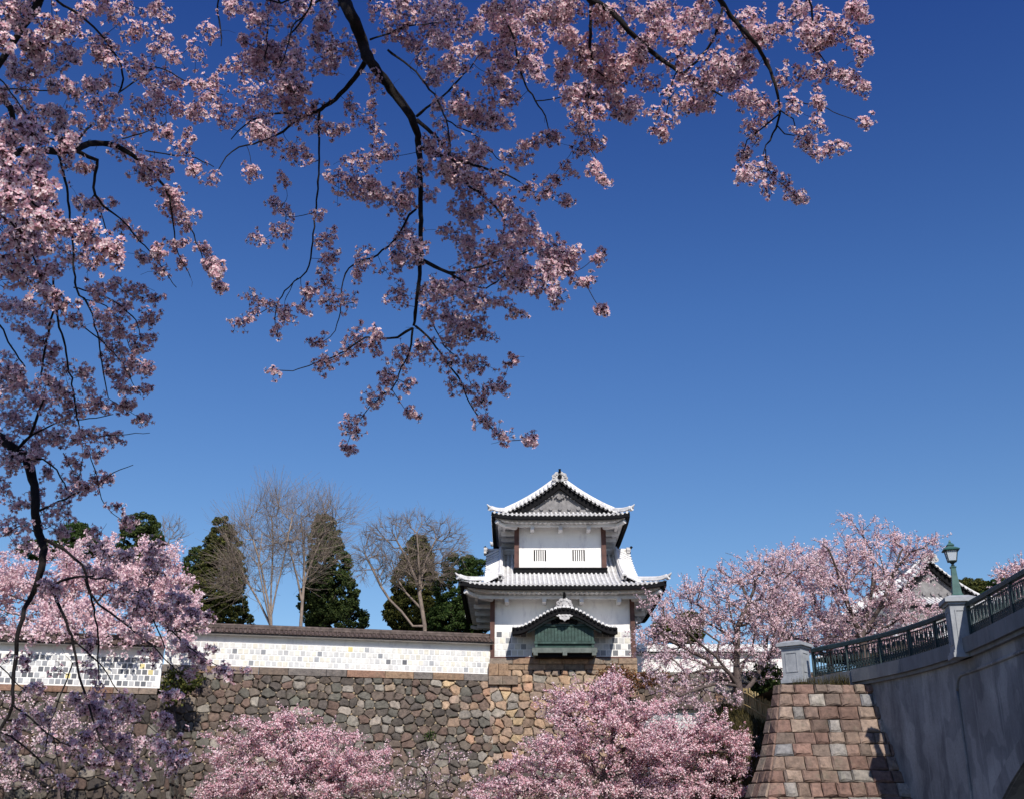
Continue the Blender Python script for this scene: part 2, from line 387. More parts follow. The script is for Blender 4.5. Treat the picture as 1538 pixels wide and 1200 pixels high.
def rubble(mb, core, chips, A, B, ztop, zbot, batter, tanfn, cw=.82, ch=.56, seed=1, e0=0.0, e1=0.0, dk=1.0):
    """rubble wall from plan point A to B (left to right seen from outside)"""
    r = random.Random(seed)
    A = Vector((A[0], A[1], 0)); B = Vector((B[0], B[1], 0)); d = (B-A); Ls = d.length; d.normalize()
    out = Vector((d.y, -d.x, 0))
    H = ztop - zbot
    def off(z): k = ztop - z; return batter*k + .004*k*k
    def pt(s, z): return A + d*s + out*off(z) + Vector((0, 0, z))
    def nrm(z):
        k = ztop - z; sl = batter + .008*k; return (out + Vector((0, 0, sl))).normalized()
    pts = []; z = zbot - ch/2; row = 0
    while z < ztop + ch:
        s = -cw + r.uniform(0, cw) - e0*H
        while s < Ls + e1*H + cw:
            pts.append((s + r.uniform(-.17, .17)*cw, z + r.uniform(-.27, .27)*ch)); s += cw*r.choice([.62, .8, 1, 1.1, 1.3])
        z += ch*r.uniform(.88, 1.12); row += 1
    cells = voronoi(pts, -e0*H, Ls+e1*H, zbot, ztop, 1.3, 1.15)
    cells = [clip(clip(c, (Ls, ztop), (1, e1)), (0, ztop), (-1, e0)) if len(c) > 2 else c for c in cells]
    for (s, z), poly in zip(pts, cells):
        if len(poly) < 3: continue
        ar = abs(sum(poly[i][0]*poly[(i+1) % len(poly)][1] - poly[(i+1) % len(poly)][0]*poly[i][1] for i in range(len(poly))))/2
        if ar < .03: continue
        q = jag(poly, .035, r)
        if len(q) < 3: continue
        zc = sum(p[1] for p in poly)/len(poly)
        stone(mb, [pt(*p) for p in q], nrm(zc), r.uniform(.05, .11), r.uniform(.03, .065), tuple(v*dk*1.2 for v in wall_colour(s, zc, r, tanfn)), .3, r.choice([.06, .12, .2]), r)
        for p in poly:
            if r.random() < .34:
                k = r.uniform(.04, .085); c0 = (p[0]+r.uniform(-.05, .05), p[1]+r.uniform(-.03, .03))
                qq = [(c0[0]+k*r.uniform(.7, 1.3)*math.cos(a+r.uniform(-.3, .3)), c0[1]+k*.8*math.sin(a)) for a in (0.3, 1.5, 2.8, 3.9, 5.1)]
                if min(x[0] for x in qq) < -e0*(ztop-p[1]) or max(x[0] for x in qq) > Ls+e1*(ztop-p[1]) or max(x[1] for x in qq) > ztop: continue
                cc = r.choice([(.34, .26, .17), (.27, .21, .15), (.36, .30, .22), (.22, .17, .13)])
                stone(chips, [pt(*x) for x in qq], nrm(p[1]), r.uniform(.005, .05), .03, cc, .12, .1, r)
    N = 14
    for i in range(N):
        z0 = zbot + H*i/N; z1 = zbot + H*(i+1)/N
        core.add([pt(-e0*(ztop-z0), z0) - out*.10, pt(Ls+e1*(ztop-z0), z0) - out*.10, pt(Ls+e1*(ztop-z1), z1) - out*.10, pt(-e0*(ztop-z1), z1) - out*.10], [(0, 1, 2, 3)])
    # solid back
    a0, b0 = pt(0, ztop), pt(Ls, ztop)
    core.add([a0-out*.1, b0-out*.1, b0-out*1.6, a0-out*1.6], [(0, 1, 2, 3)])
    if not e0: core.add([pt(0, zbot)-out*.1, a0-out*.1, a0-out*1.6, pt(0, zbot)-out*3], [(0, 1, 2, 3)])
    if not e1: core.add([pt(Ls, zbot)-out*.1, b0-out*.1, b0-out*1.6, pt(Ls, zbot)-out*3], [(0, 1, 2, 3)])
    return pt, nrm, Ls, out
def course(mb, A, B, z0, z1, front, wmin, wmax, pal, r, back=.7, bulge=.04, bev=.03):
    """one course of squared stones along A-B"""
    A = Vector((A[0], A[1], 0)); B = Vector((B[0], B[1], 0)); d = B-A; L = d.length; d.normalize(); out = Vector((d.y, -d.x, 0)); s = 0
    while s < L-.05:
        w_ = r.uniform(wmin, wmax)
        if L - s - w_ < wmin*.6: w_ = L - s
        g = .008
        p = [A+d*(s+g)+out*front+Vector((0, 0, z0+g)), A+d*(s+w_-g)+out*front+Vector((0, 0, z0+g)), A+d*(s+w_-g)+out*front+Vector((0, 0, z1-g)), A+d*(s+g)+out*front+Vector((0, 0, z1-g))]
        c = r.choice(pal); k = r.uniform(.8, 1.2)
        stone(mb, p, out, bulge*r.uniform(.6, 1.3), bev, tuple(x*k for x in c), back, .03, r)
        s += w_

# plan lines (world metres)
TX = 2.87; TY = 65.0                                   # turret: centre x, front wall plane y
MAIN_A = (-18.4, 60.73); MAIN_B = (-1.2, 64.75)
LOW_A = (-34.0, 53.6); LOW_B = (-17.55, 57.75)
def stone_walls():
    pal_cap = [(.25, .15, .11), (.22, .17, .14), (.17, .15, .14), (.28, .19, .13)]
    # under the long plaster wall
    org = (-9, 61.5, 0)
    o = thing('stone_wall', org, 'long dark rubble stone wall below the sunlit plaster wall left of the turret', 'stone wall')
    mb, core, ch = MB(), MB(), MB()
    ztop = 9.45; zc = 9.84
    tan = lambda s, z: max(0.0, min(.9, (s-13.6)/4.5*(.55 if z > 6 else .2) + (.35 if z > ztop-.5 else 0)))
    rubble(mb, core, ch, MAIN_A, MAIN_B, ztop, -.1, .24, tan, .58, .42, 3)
    r = random.Random(5)
    course(mb, MAIN_A, MAIN_B, ztop, zc, .04, 1.0, 2.1, pal_cap, r)
    mb.build('stones', M_STONE, o).name = 'stone_facing'; core.build('wall_core', M_GAP, o); ch.build('chip_filling', M_STONE, o)
    # below the turret
    o = thing('stone_wall', (TX, 64.5, 0), 'sunlit tan rubble stone base with squared top courses directly under the white turret', 'stone wall')
    mb, core, ch = MB(), MB(), MB()
    A = (TX-4.12, 64.86); B = (TX+4.15, 64.86)
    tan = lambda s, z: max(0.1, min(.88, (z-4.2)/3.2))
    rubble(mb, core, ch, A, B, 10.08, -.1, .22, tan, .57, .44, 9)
    pal_sq = [(.30, .20, .14), (.26, .19, .14), (.33, .23, .16), (.21, .17, .14)]
    course(mb, A, B, 10.08, 10.40, .05, .8, 1.3, pal_sq, r, .8, .03)
    course(mb, A, B, 10.40, 10.72, .10, 1.1, 1.7, pal_sq, r, .8, .03)
    # squared corner stones on the left, stepping down
    for i, (z0, z1, wd) in enumerate([(9.72, 10.39, .95), (9.22, 9.71, 1.5)]):
        course(mb, (A[0]-.06, 64.86), (A[0]+wd+.1, 64.86), z0, z1, .34-.02*i+.10*i, .5, .9, [(.36, .24, .16), (.32, .2, .13), (.25, .19, .15)], r, .8, .03)
    mb.build('stone_facing', M_STONE, o); core.build('wall_core', M_GAP, o); ch.build('chip_filling', M_STONE, o)
    # lower left: stone colours darkened to stand in for shade
    o = thing('stone_wall', (-25, 55, 0), 'rubble stone wall coloured dark for shade at the left edge below the lower dark tiled plaster wall', 'stone wall')
    mb, core, ch = MB(), MB(), MB()
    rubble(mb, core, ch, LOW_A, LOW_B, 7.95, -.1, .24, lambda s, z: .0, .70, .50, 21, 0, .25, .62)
    course(mb, LOW_A, LOW_B, 7.95, 8.26, .04, 1.0, 2.0, pal_cap, r)
    # its return towards the long wall
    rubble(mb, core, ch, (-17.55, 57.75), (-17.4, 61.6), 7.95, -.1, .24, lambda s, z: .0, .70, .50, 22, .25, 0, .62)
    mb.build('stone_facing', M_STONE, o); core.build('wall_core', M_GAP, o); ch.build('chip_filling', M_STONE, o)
    # right of the turret, behind the cherries
    o = thing('stone_wall', (12, 65, 0), 'dark brown stone wall behind the cherry trees between the turret and the bridge', 'stone wall')
    mb, core, ch = MB(), MB(), MB()
    rubble(mb, core, ch, (TX+4.16, 66.2), (30, 66.2), 10.15, -.1, .18, lambda s, z: .05, .9, .6, 31)
    mb.build('stone_facing', M_STONE, o); core.build('wall_core', M_GAP, o); ch.build('chip_filling', M_STONE, o)
stone_walls()

# ------------------------------------------------------------------ plaster walls with square flat tiles
TL = [[(.70, .69, .66), (.62, .615, .60), (.55, .55, .55), (.66, .63, .55)], [(.34, .35, .37), (.24, .25, .27), (.45, .45, .46)], [(.10, .105, .12), (.16, .165, .18)], [(.62, .53, .24), (.60, .55, .36)]]
def tint_mat(name, rough=.5):
    m, n, b = mat(name); at = n.nodes.new('ShaderNodeAttribute'); at.attribute_name = 'tint'
    tx = nodes_noise(n, 4, 5, .6); r = ramp(n, tx.outputs['Fac'], [(.3, (.8, .8, .8)), (.7, (1.1, 1.1, 1.1))])
    mx = n.nodes.new('ShaderNodeMix'); mx.data_type = 'RGBA'; mx.blend_type = 'MULTIPLY'; mx.inputs['Factor'].default_value = 1
    n.links.new(at.outputs['Color'], mx.inputs['A']); n.links.new(r.outputs[0], mx.inputs['B']); n.links.new(mx.outputs['Result'], b.inputs['Base Color'])
    b.inputs['Roughness'].default_value = rough; return m
M_NAMAKO = tint_mat('flat_wall_tile')
def namako(mb, A, d, out, s0, s1, z0, rows, size, gap, probs, r, skip=None, stagger=True):
    """square tiles 12 mm proud of the plaster joint net: A plan origin, d along, out outward"""
    for j in range(rows):
        zz0 = z0 + j*size + gap/2; zz1 = z0 + (j+1)*size - gap/2
        s = s0 + ((size/2 if j % 2 else 0) if stagger else 0)
        while s + size*.5 <= s1:
            e = min(s+size, s1)
            if not (skip and skip((s+e)/2, (zz0+zz1)/2)):
                u = r.random(); k = 0 if u < probs[0] else 1 if u < probs[0]+probs[1] else 2 if u < sum(probs[:3]) else 3
                c = r.choice(TL[k]); q = r.uniform(.9, 1.1); c = tuple(x*q for x in c)
                a0 = A + d*(s+gap/2) + out*.001; a1 = A + d*(e-gap/2) + out*.001
                vs = [a0+Vector((0, 0, zz0)), a1+Vector((0, 0, zz0)), a1+Vector((0, 0, zz1)), a0+Vector((0, 0, zz1))]
                vs += [v + out*.012 for v in vs]
                mb.add(vs, [(4, 5, 6, 7), (0, 1, 5, 4), (1, 2, 6, 5), (2, 3, 7, 6), (3, 0, 4, 7)], 0, c)
            s = e
def tiled_coping(mb, A, d, out, L, z, half, rise, rr, sp, m_t, m_d, m_u):
    """small gabled tile coping along a wall: tile ribs down both slopes, ridge, dark underside"""
    up = Vector((0, 0, 1))
    for sg in (1, -1):
        o = out*sg
        e0 = A + o*half + up*z; e1 = A + d*L + o*half + up*z; t0 = A + up*(z+rise); t1 = A + d*L + up*(z+rise)
        mb.add([e0, e1, t1, t0], [(0, 1, 2, 3)], m_t)
        mb.add([e0-up*.10, e1-up*.10, e1, e0], [(0, 1, 2, 3)], m_d)
        w0 = A + o*.12 + up*(z-.13); w1 = A + d*L + o*.12 + up*(z-.13)
        mb.add([w0, w1, e1-up*.10, e0-up*.10], [(0, 1, 2, 3)], m_u)
        n = int(L/sp)
        for i in range(n+1):
            s = min(L, i*sp + sp*.3)
            p0 = A + d*s + o*(half+.02) + up*(z+.01); p1 = A + d*s + up*(z+rise)
            mb.sweep([p0, p1], rr, 6, m_t, True, half=False, cap=True)
    mb.rect_sweep([A + up*(z+rise-.03), A + d*L + up*(z+rise-.03)], .26, .12, m_t)
    mb.sweep([A + up*(z+rise+.13), A + d*L + up*(z+rise+.13)], .09, 8, m_t)
def plaster_wall(name, label, A, B, zbot, ztiles, ztop, probs, seed, rows, size, gap=.055, tilemats=None, half=.55, rise=.34, thick=.5):
    r = random.Random(seed)
    A = Vector((A[0], A[1], 0)); B = Vector((B[0], B[1], 0)); d = B-A; L = d.length; d.normalize(); out = Vector((d.y, -d.x, 0))
    o = thing(name, (A+B)/2 + Vector((0, 0, zbot)), label, 'wall')
    body = MB()
    fr = A + out*0
    for (z0, z1, pr) in ((zbot, ztiles, .06), (ztiles, ztop, 0.0)):
        v = [fr+out*pr+Vector((0, 0, z0)), fr+d*L+out*pr+Vector((0, 0, z0)), fr+d*L-out*thick+Vector((0, 0, z0)), fr-out*thick+Vector((0, 0, z0))]
        v += [x+Vector((0, 0, z1-z0)) for x in v]
        body.add(v, [(3, 2, 1, 0), (4, 5, 6, 7), (0, 1, 5, 4), (1, 2, 6, 5), (2, 3, 7, 6), (3, 0, 4, 7)])
    body.build('wall', M_PLASTER, o).name = 'plaster_body'
    t = MB(); namako(t, fr+out*.06, d, out, .12, L-.1, zbot+.05, rows, size, gap, probs, r); t.build('tile_cladding', M_NAMAKO, o)
    c = MB(); tiled_coping(c, A - out*.22, d, out, L, ztop+.13, half+.1, rise, .06, .24, 0, 1, 2)
    c.build('tiled_coping', tilemats or [M_BROWNTILE, M_DARK, M_PLASTER2], o)
    return o
o_w1 = plaster_wall('plaster_wall', 'long sunlit white plaster wall with pale square tiles and brown tiled coping left of the turret', (-18.3, 60.83), (-1.12, 64.95), 9.85, 11.10, 11.45, (.90, .085, .012, .003), 2, 4, .30)
o_w2 = plaster_wall('plaster_wall', 'lower white plaster wall with dark grey square tiles behind hanging branches at the left edge', (-34, 53.75), (-17.5, 57.9), 8.27, 9.75, 10.18, (.14, .42, .43, .01), 4, 5, .285, .055)
o_w3 = plaster_wall('plaster_wall', 'plain white plaster wall with white tiled coping right of the turret behind a cherry tree', (TX+4.0, 68.4), (17.5, 68.4), 10.0, 10.05, 11.45, (1, 0, 0, 0), 6, 0, .3, tilemats=[M_TILE, M_DARK, M_PLASTER2], half=.45, rise=.28)
o_w4 = plaster_wall('plaster_wall', 'low wall of brownish square tiles with white joints under cherry branches right of the turret', (6.2, 59.0), (13.5, 59.0), 5.2, 7.15, 7.25, (.05, .75, .20, 0), 8, 5, .38, .06, half=.4, rise=.15)

_mb, _core, _ch = MB(), MB(), MB()
rubble(_mb, _core, _ch, (6.2, 58.9), (13.5, 58.9), 5.2, -.1, .15, lambda s, z: .1, .8, .55, 41)
_mb.build('stone_base', M_STONE, o_w4); _core.build('wall_core', M_GAP, o_w4); _ch.build('chip_filling', M_STONE, o_w4)
# ------------------------------------------------------------------ castle turrets
class Frame:
    """roof frame: centre c (x,y), rotation; local axes X right, Y away"""
    def __init__(s, cx, cy, rot=0): s.c = Vector((cx, cy, 0)); s.r = rot; s.M = Matrix.Translation(s.c) @ Matrix.Rotation(rot, 4, 'Z')
    def __call__(s, x, y, z): return s.M @ Vector((x, y, z))
SIDES = {0: ((0, -1), (1, 0)), 1: ((1, 0), (0, 1)), 2: ((0, 1), (-1, 0)), 3: ((-1, 0), (0, -1))}   # outward, along
def roof_side(mb, fr, k, D, A, B, h, ze, amax, up=.22, sp=.26, rr=.075, m_t=0, m_cap=0, bmin=0.0, m_b=1):
    """curved tile slope: side k, eave at distance D from centre, half length A, inward run B, profile h(b), half width amax(b)"""
    o, t = SIDES[k]
    def pt(a, b, dz=0):
        u = up*(min(1, abs(a)/A)**6)*max(0, 1-b/1.6)
        return fr(o[0]*(D-b)+t[0]*a, o[1]*(D-b)+t[1]*a, ze+h(b)+u+dz)
    nb, na = 12, 20
    vs = []; fs = []
    for i in range(nb+1):
        b = bmin + (B-bmin)*i/nb; am = amax(b)
        for j in range(na+1): vs.append(pt(-am+2*am*j/na, b))
    for i in range(nb):
        for j in range(na):
            q = i*(na+1)+j; fs.append((q, q+1, q+na+2, q+na+1))
    mb.add(vs, fs, m_b, None, True)
    n = int(A/sp)
    for i in range(-n, n+1):
        a = i*sp
        bs = [bmin + (B-bmin)*q/14 for q in range(15)]; bs = [b for b in bs if abs(a) <= amax(b)+.02]
        if len(bs) < 2: continue
        path = [pt(a, b, .01) for b in bs]
        path[0] = path[0] + (path[0]-path[1]).normalized()*.03
        mb.sweep(path, rr, 7, m_t, True, half=False, cap=True)
    return pt
def eave_band(mb, fr, k, D, A, ze, up, h=.24, inset=.10, wd=.22, m=0):
    """dark board under the tile edge"""
    o, t = SIDES[k]; path = []
    for i in range(25):
        a = -A+inset + 2*(A-inset)*i/24; u = up*(abs(a)/A)**6
        path.append(fr(o[0]*(D-inset)+t[0]*a, o[1]*(D-inset)+t[1]*a, ze+u-h-.01))
    mb.rect_sweep(path, wd, h, m)
def soffit(mb, fr, k, D0, A0, D1, A1, z0, z1, n, amp=.07, m=0, up=0):
    """white plastered rafters under the eave from wall (D0) to edge (D1), rounded like scallops"""
    o, t = SIDES[k]; vs = []; fs = []
    N = n*6
    for i, (D, A, z) in enumerate(((D0, A0, z0), (D0+(D1-D0)*.62, A0+(A1-A0)*.62, z0+(z1-z0)*.62), (D1, A1, z1), (D1+.01, A1+.01, z1+.16))):
        for j in range(N+1):
            a = -A+2*A*j/N; sc = -amp*abs(math.sin(math.pi*n*j/N)) if i != 3 else 0
            u = up*(abs(a)/A1)**6 * (1 if i >= 2 else .5 if i == 1 else 0)
            vs.append(fr(o[0]*D+t[0]*a, o[1]*D+t[1]*a, z+sc+u))
    for i in range(3):
        for j in range(N): q = i*(N+1)+j; fs.append((q, q+1, q+N+2, q+N+1))
    mb.add(vs, fs, m, None, False)
def onigawara(mb, c, s, m=0, m2=0, ax=(1, 0), thick=.22):
    """fan shaped ridge-end ornament: scalloped plate with curls, facing -Y (or along ax plane)"""
    ax = Vector((ax[0], ax[1], 0)); nrm = Vector((-ax.y, ax.x, 0)); c = Vector(c)
    poly = []
    for i in range(33):
        a = math.pi*(-.12 + 1.24*i/32); rad = s*(.80 + .14*abs(math.sin(4.5*(a+.38))))
        poly.append(c + ax*rad*1.02*math.cos(a) + Vector((0, 0, rad*.86*math.sin(a))))
    mb.prism(poly, nrm*thick, m)
    for i in range(7):
        a = math.pi*(.04 + .92*i/6); mb.sweep([c - nrm*.05 + ax*s*.66*math.cos(a) + Vector((0, 0, s*.56*math.sin(a))), c - nrm*.0 + ax*s*.66*math.cos(a) + Vector((0, 0, s*.56*math.sin(a)))], s*.13, 8, m)
    mb.sweep([c - nrm*.07 + Vector((0, 0, s*.12)), c + Vector((0, 0, s*.12))], s*.26, 10, m2)
def hip_ridge(mb, path, m=0, m2=1, w=.26, h=.26, tip=True):
    mb.rect_sweep(path, w, h, m)
    mb.sweep([p+Vector((0, 0, h+.03)) for p in path], .085, 8, m2)
    if tip:
        d = (path[0]-path[1]).normalized(); p = path[0]; pth = [p+Vector((0, 0, h*.8)), p+d*.14+Vector((0, 0, h*.9)), p+d*.26+Vector((0, 0, h*1.2)), p+d*.34+Vector((0, 0, h*1.7))]
        mb.sweep(pth, [.10, .085, .06, .03], 8, m2)
        mb.sweep([p+Vector((0, 0, .03)), p+d*.16+Vector((0, 0, .03))], .15, 10, m2)
def irimoya(fr, root, Ax, Ay, ze, h, hb, verge, wx, wy, zs, scal=.30, up=.20, beams=3, ridge_h=.34, orn=.55, panel_zbase=None):
    """hip-and-gable roof, ridge along local Y. Ax, Ay eave half sizes, hb depth of the front hip skirt; wx, wy wall half sizes; zs soffit height at the wall"""
    tile, dark, white, ridge, gable = MB(), MB(), MB(), MB(), MB()
    amx = lambda b: (Ay-b) if b < hb else (Ay-hb+verge)
    for k in (1, 3): pts = roof_side(tile, fr, k, Ax, Ay, Ax, h, ze, amx, up)
    for k in (0, 2): roof_side(tile, fr, k, Ay, Ax, hb+.35, h, ze, lambda b: Ax-b, up)
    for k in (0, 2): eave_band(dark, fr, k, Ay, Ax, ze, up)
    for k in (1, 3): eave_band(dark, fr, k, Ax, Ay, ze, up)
    n0 = max(6, int(2*Ax/scal/1.0)); n1 = max(6, int(2*Ay/scal))
    for k in (0, 2): soffit(white, fr, k, wy, wx, Ay-.36, Ax-.36, zs, ze-.32, n0, .07, 0, up)
    for k in (1, 3): soffit(white, fr, k, wx, wy, Ax-.36, Ay-.36, zs, ze-.32, n1, .07, 0, up)
    # rounded corner rafters, cantilever beams and their purlin
    for sx in (1, -1):
        for sy in (1, -1):
            white.sweep([fr(sx*wx, sy*wy, zs-.12), fr(sx*(Ax-.62), sy*(Ay-.62), ze-.42), fr(sx*(Ax-.28), sy*(Ay-.28), ze-.30)], [.13, .13, .13], 10)
    for sy in (1, -1):
        yo = sy*(wy+(Ay-wy)*.52); zo = zs-.10
        white.bar(fr(-wx-.8, yo, zo-.02), fr(wx+.8, yo, zo-.02), .16, .18)
        for i in range(beams):
            x = -wx*1.3/2*(beams-1)/2 + wx*1.3/2*i if beams == 3 else wx*(-.78+1.56*i/(beams-1))
            white.bar(fr(x, sy*(wy-.1), zo-.20), fr(x, yo-(-sy)*.18, zo-.20), .22, .24)
    for sx in (1, -1):
        xo = sx*(wx+(Ax-wx)*.52)
        white.bar(fr(xo, -wy-.8, zs-.12), fr(xo, wy+.8, zs-.12), .16, .18)
        for i in range(4):
            y = -wy*.8+wy*1.6*i/3; white.bar(fr(sx*(wx-.1), y, zs-.30), fr(xo+sx*.18, y, zs-.30), .22, .24)
    # gable ends
    gables = []
    for sy in (-1, 1):
        gable = MB(); gables.append(gable)
        yg = sy*(Ay-hb); yv = sy*(Ay-hb+verge)
        N = 16
        # barge boards: dark band following the roof under the verge
        for sx in (1, -1):
            P0 = []; P1 = []
            for i in range(N+1):
                b = hb*.55 + (Ax-hb*.55)*i/N; x = sx*(Ax-b)
                P0.append(fr(x, yv-sy*.14, ze+h(b)-.50)); P1.append(fr(x, yv-sy*.14, ze+h(b)-.02))
            for i in range(N):
                dark.prism([P0[i], P0[i+1], P1[i+1], P1[i]], fr.M.to_3x3() @ Vector((0, -sy*.16, 0)))
            # inner, paler board
            P2 = [p + fr.M.to_3x3() @ Vector((0, -sy*.25, -.01)) for p in P0]; P3 = [p - Vector((0, 0, .17)) for p in P2]
            for i in range(N): gable.prism([P3[i], P3[i+1], P2[i+1], P2[i]], fr.M.to_3x3() @ Vector((0, -sy*.10, 0)), 1)
            # verge tiles lying across the slope edge, with dark round ends
            for i in range(15):
                b = hb*.4 + (Ax-hb*.4)*(i+.5)/15.2; x = sx*(Ax-b)
                p = fr(x, yv+sy*.05, ze+h(b)+.03); q = fr(x, yv-sy*.72, ze+h(b)+.40)
                tile.sweep([p, q], .085, 8); dark.sweep([p + fr.M.to_3x3() @ Vector((0, sy*.02, -.10)), q - Vector((0, 0, .10))], .075, 8)
            # descending ridge beside the verge
            path = []
            for i in range(11):
                b = hb*.75 + (Ax-.15-hb*.75)*i/10; path.append(fr(sx*(Ax-b), yv-sy*.84, ze+h(b)+.12))
            ridge.rect_sweep(path, .26, .34, 1); ridge.sweep([p+Vector((0, 0, .38)) for p in path], .09, 8, 1)
            vs = []
            for i in range(11):
                b = hb*.4 + (Ax-hb*.4)*i/10; vs += [fr(sx*(Ax-b), yv+sy*.03, ze+h(b)), fr(sx*(Ax-b), yv-sy*.75, ze+h(b)+.36)]
            tile.add(vs, [(2*i, 2*i+1, 2*i+3, 2*i+2) for i in range(10)], 0, None, True)
        zb = ze + h(hb) + .02
        prof = [fr(sx_*(Ax-b), yg+sy*.02, ze+h(b)-.1) for sx_, b in [(-1, hb+.1+(Ax-hb-.1)*i/10) for i in range(11)] + [(1, hb+.1+(Ax-hb-.1)*(10-i)/10) for i in range(1, 11)]]
        gable.prism(prof, fr.M.to_3x3() @ Vector((0, -sy*.2, 0)), 1)
        # pendant ornament below the apex and its curls, lattice sill at the base
        za = ze + h(Ax) - .62
        for i in range(5):
            a = math.pi*(1+i/4); cpt = fr(.16*math.cos(a), yv-sy*.30, za-.28+.20*math.sin(a)); gable.sweep([cpt, cpt + fr.M.to_3x3() @ Vector((0, sy*.08, 0))], .07, 8, 1)
        for sx in (1, -1):
            for i in range(4):
                cpt = fr(sx*(.26+.20*i), yv-sy*.28, za-.34-.05*i*i*.6); gable.sweep([cpt, cpt + fr.M.to_3x3() @ Vector((0, sy*.06, 0))], .06-.008*i, 8, 1)
        bw = Ax-hb-.7
        gable.box(-bw, bw, yg+sy*.05-.06, yg+sy*.05+.06, zb-.05, zb+.16, 0, fr.M)
        for i in range(-3, 4): gable.sweep([fr(i*bw/4.2, yg+sy*.1, zb+.22), fr(i*bw/4.2, yg+sy*.22, zb+.22)], .12, 8, 0)
    # main ridge and its end ornaments
    yl = Ay-hb+verge
    zr = ze+h(Ax)
    ridge.rect_sweep([fr(0, -yl+.05, zr-.05), fr(0, yl-.05, zr-.05)], .36, ridge_h, 0); ridge.sweep([fr(0, -yl, zr+ridge_h), fr(0, yl, zr+ridge_h)], .11, 8, 1)
    for sy in (-1, 1):
        ax = (fr.M.to_3x3() @ Vector((1, 0, 0))); onigawara(ridge, fr(0, sy*(yl+.02), zr+.10), orn, 0, 2, ax, .2)
        ridge.sweep([fr(0, sy*(yl-.1), zr+orn*.5), fr(0, sy*(yl+.05), zr+orn*.85), fr(0, sy*(yl+.14), zr+orn*1.02), fr(0, sy*(yl+.18), zr+orn*1.18)], [.08, .08, .07, .08], 8, 2)
    # hips
    hips = []
    for sx in (1, -1):
        for sy in (1, -1):
            path = [fr(sx*(Ax-b), sy*(Ay-b), ze+h(b)+up*max(0, 1-b/1.6)+.02+.10*max(0, 1-b/.5)**2) for b in [-.02+(hb+.1)*i/8 for i in range(9)]]
            hr = MB(); hips.append(hr); hip_ridge(hr, path, 1, 1, .20, .12)
    rt = tile.build('roof', [M_TILE, M_PAN], root)
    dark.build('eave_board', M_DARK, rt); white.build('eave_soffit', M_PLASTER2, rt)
    ridge.build('roof_ridge', [M_RIDGE, M_TILE, M_DARK], rt); 
    for gable in gables: gable.build('gable', [M_GABLE, M_GABLE], rt)
    for hr in hips: hr.build('hip_ridge', [M_RIDGE, M_TILE, M_DARK], rt)
    return rt

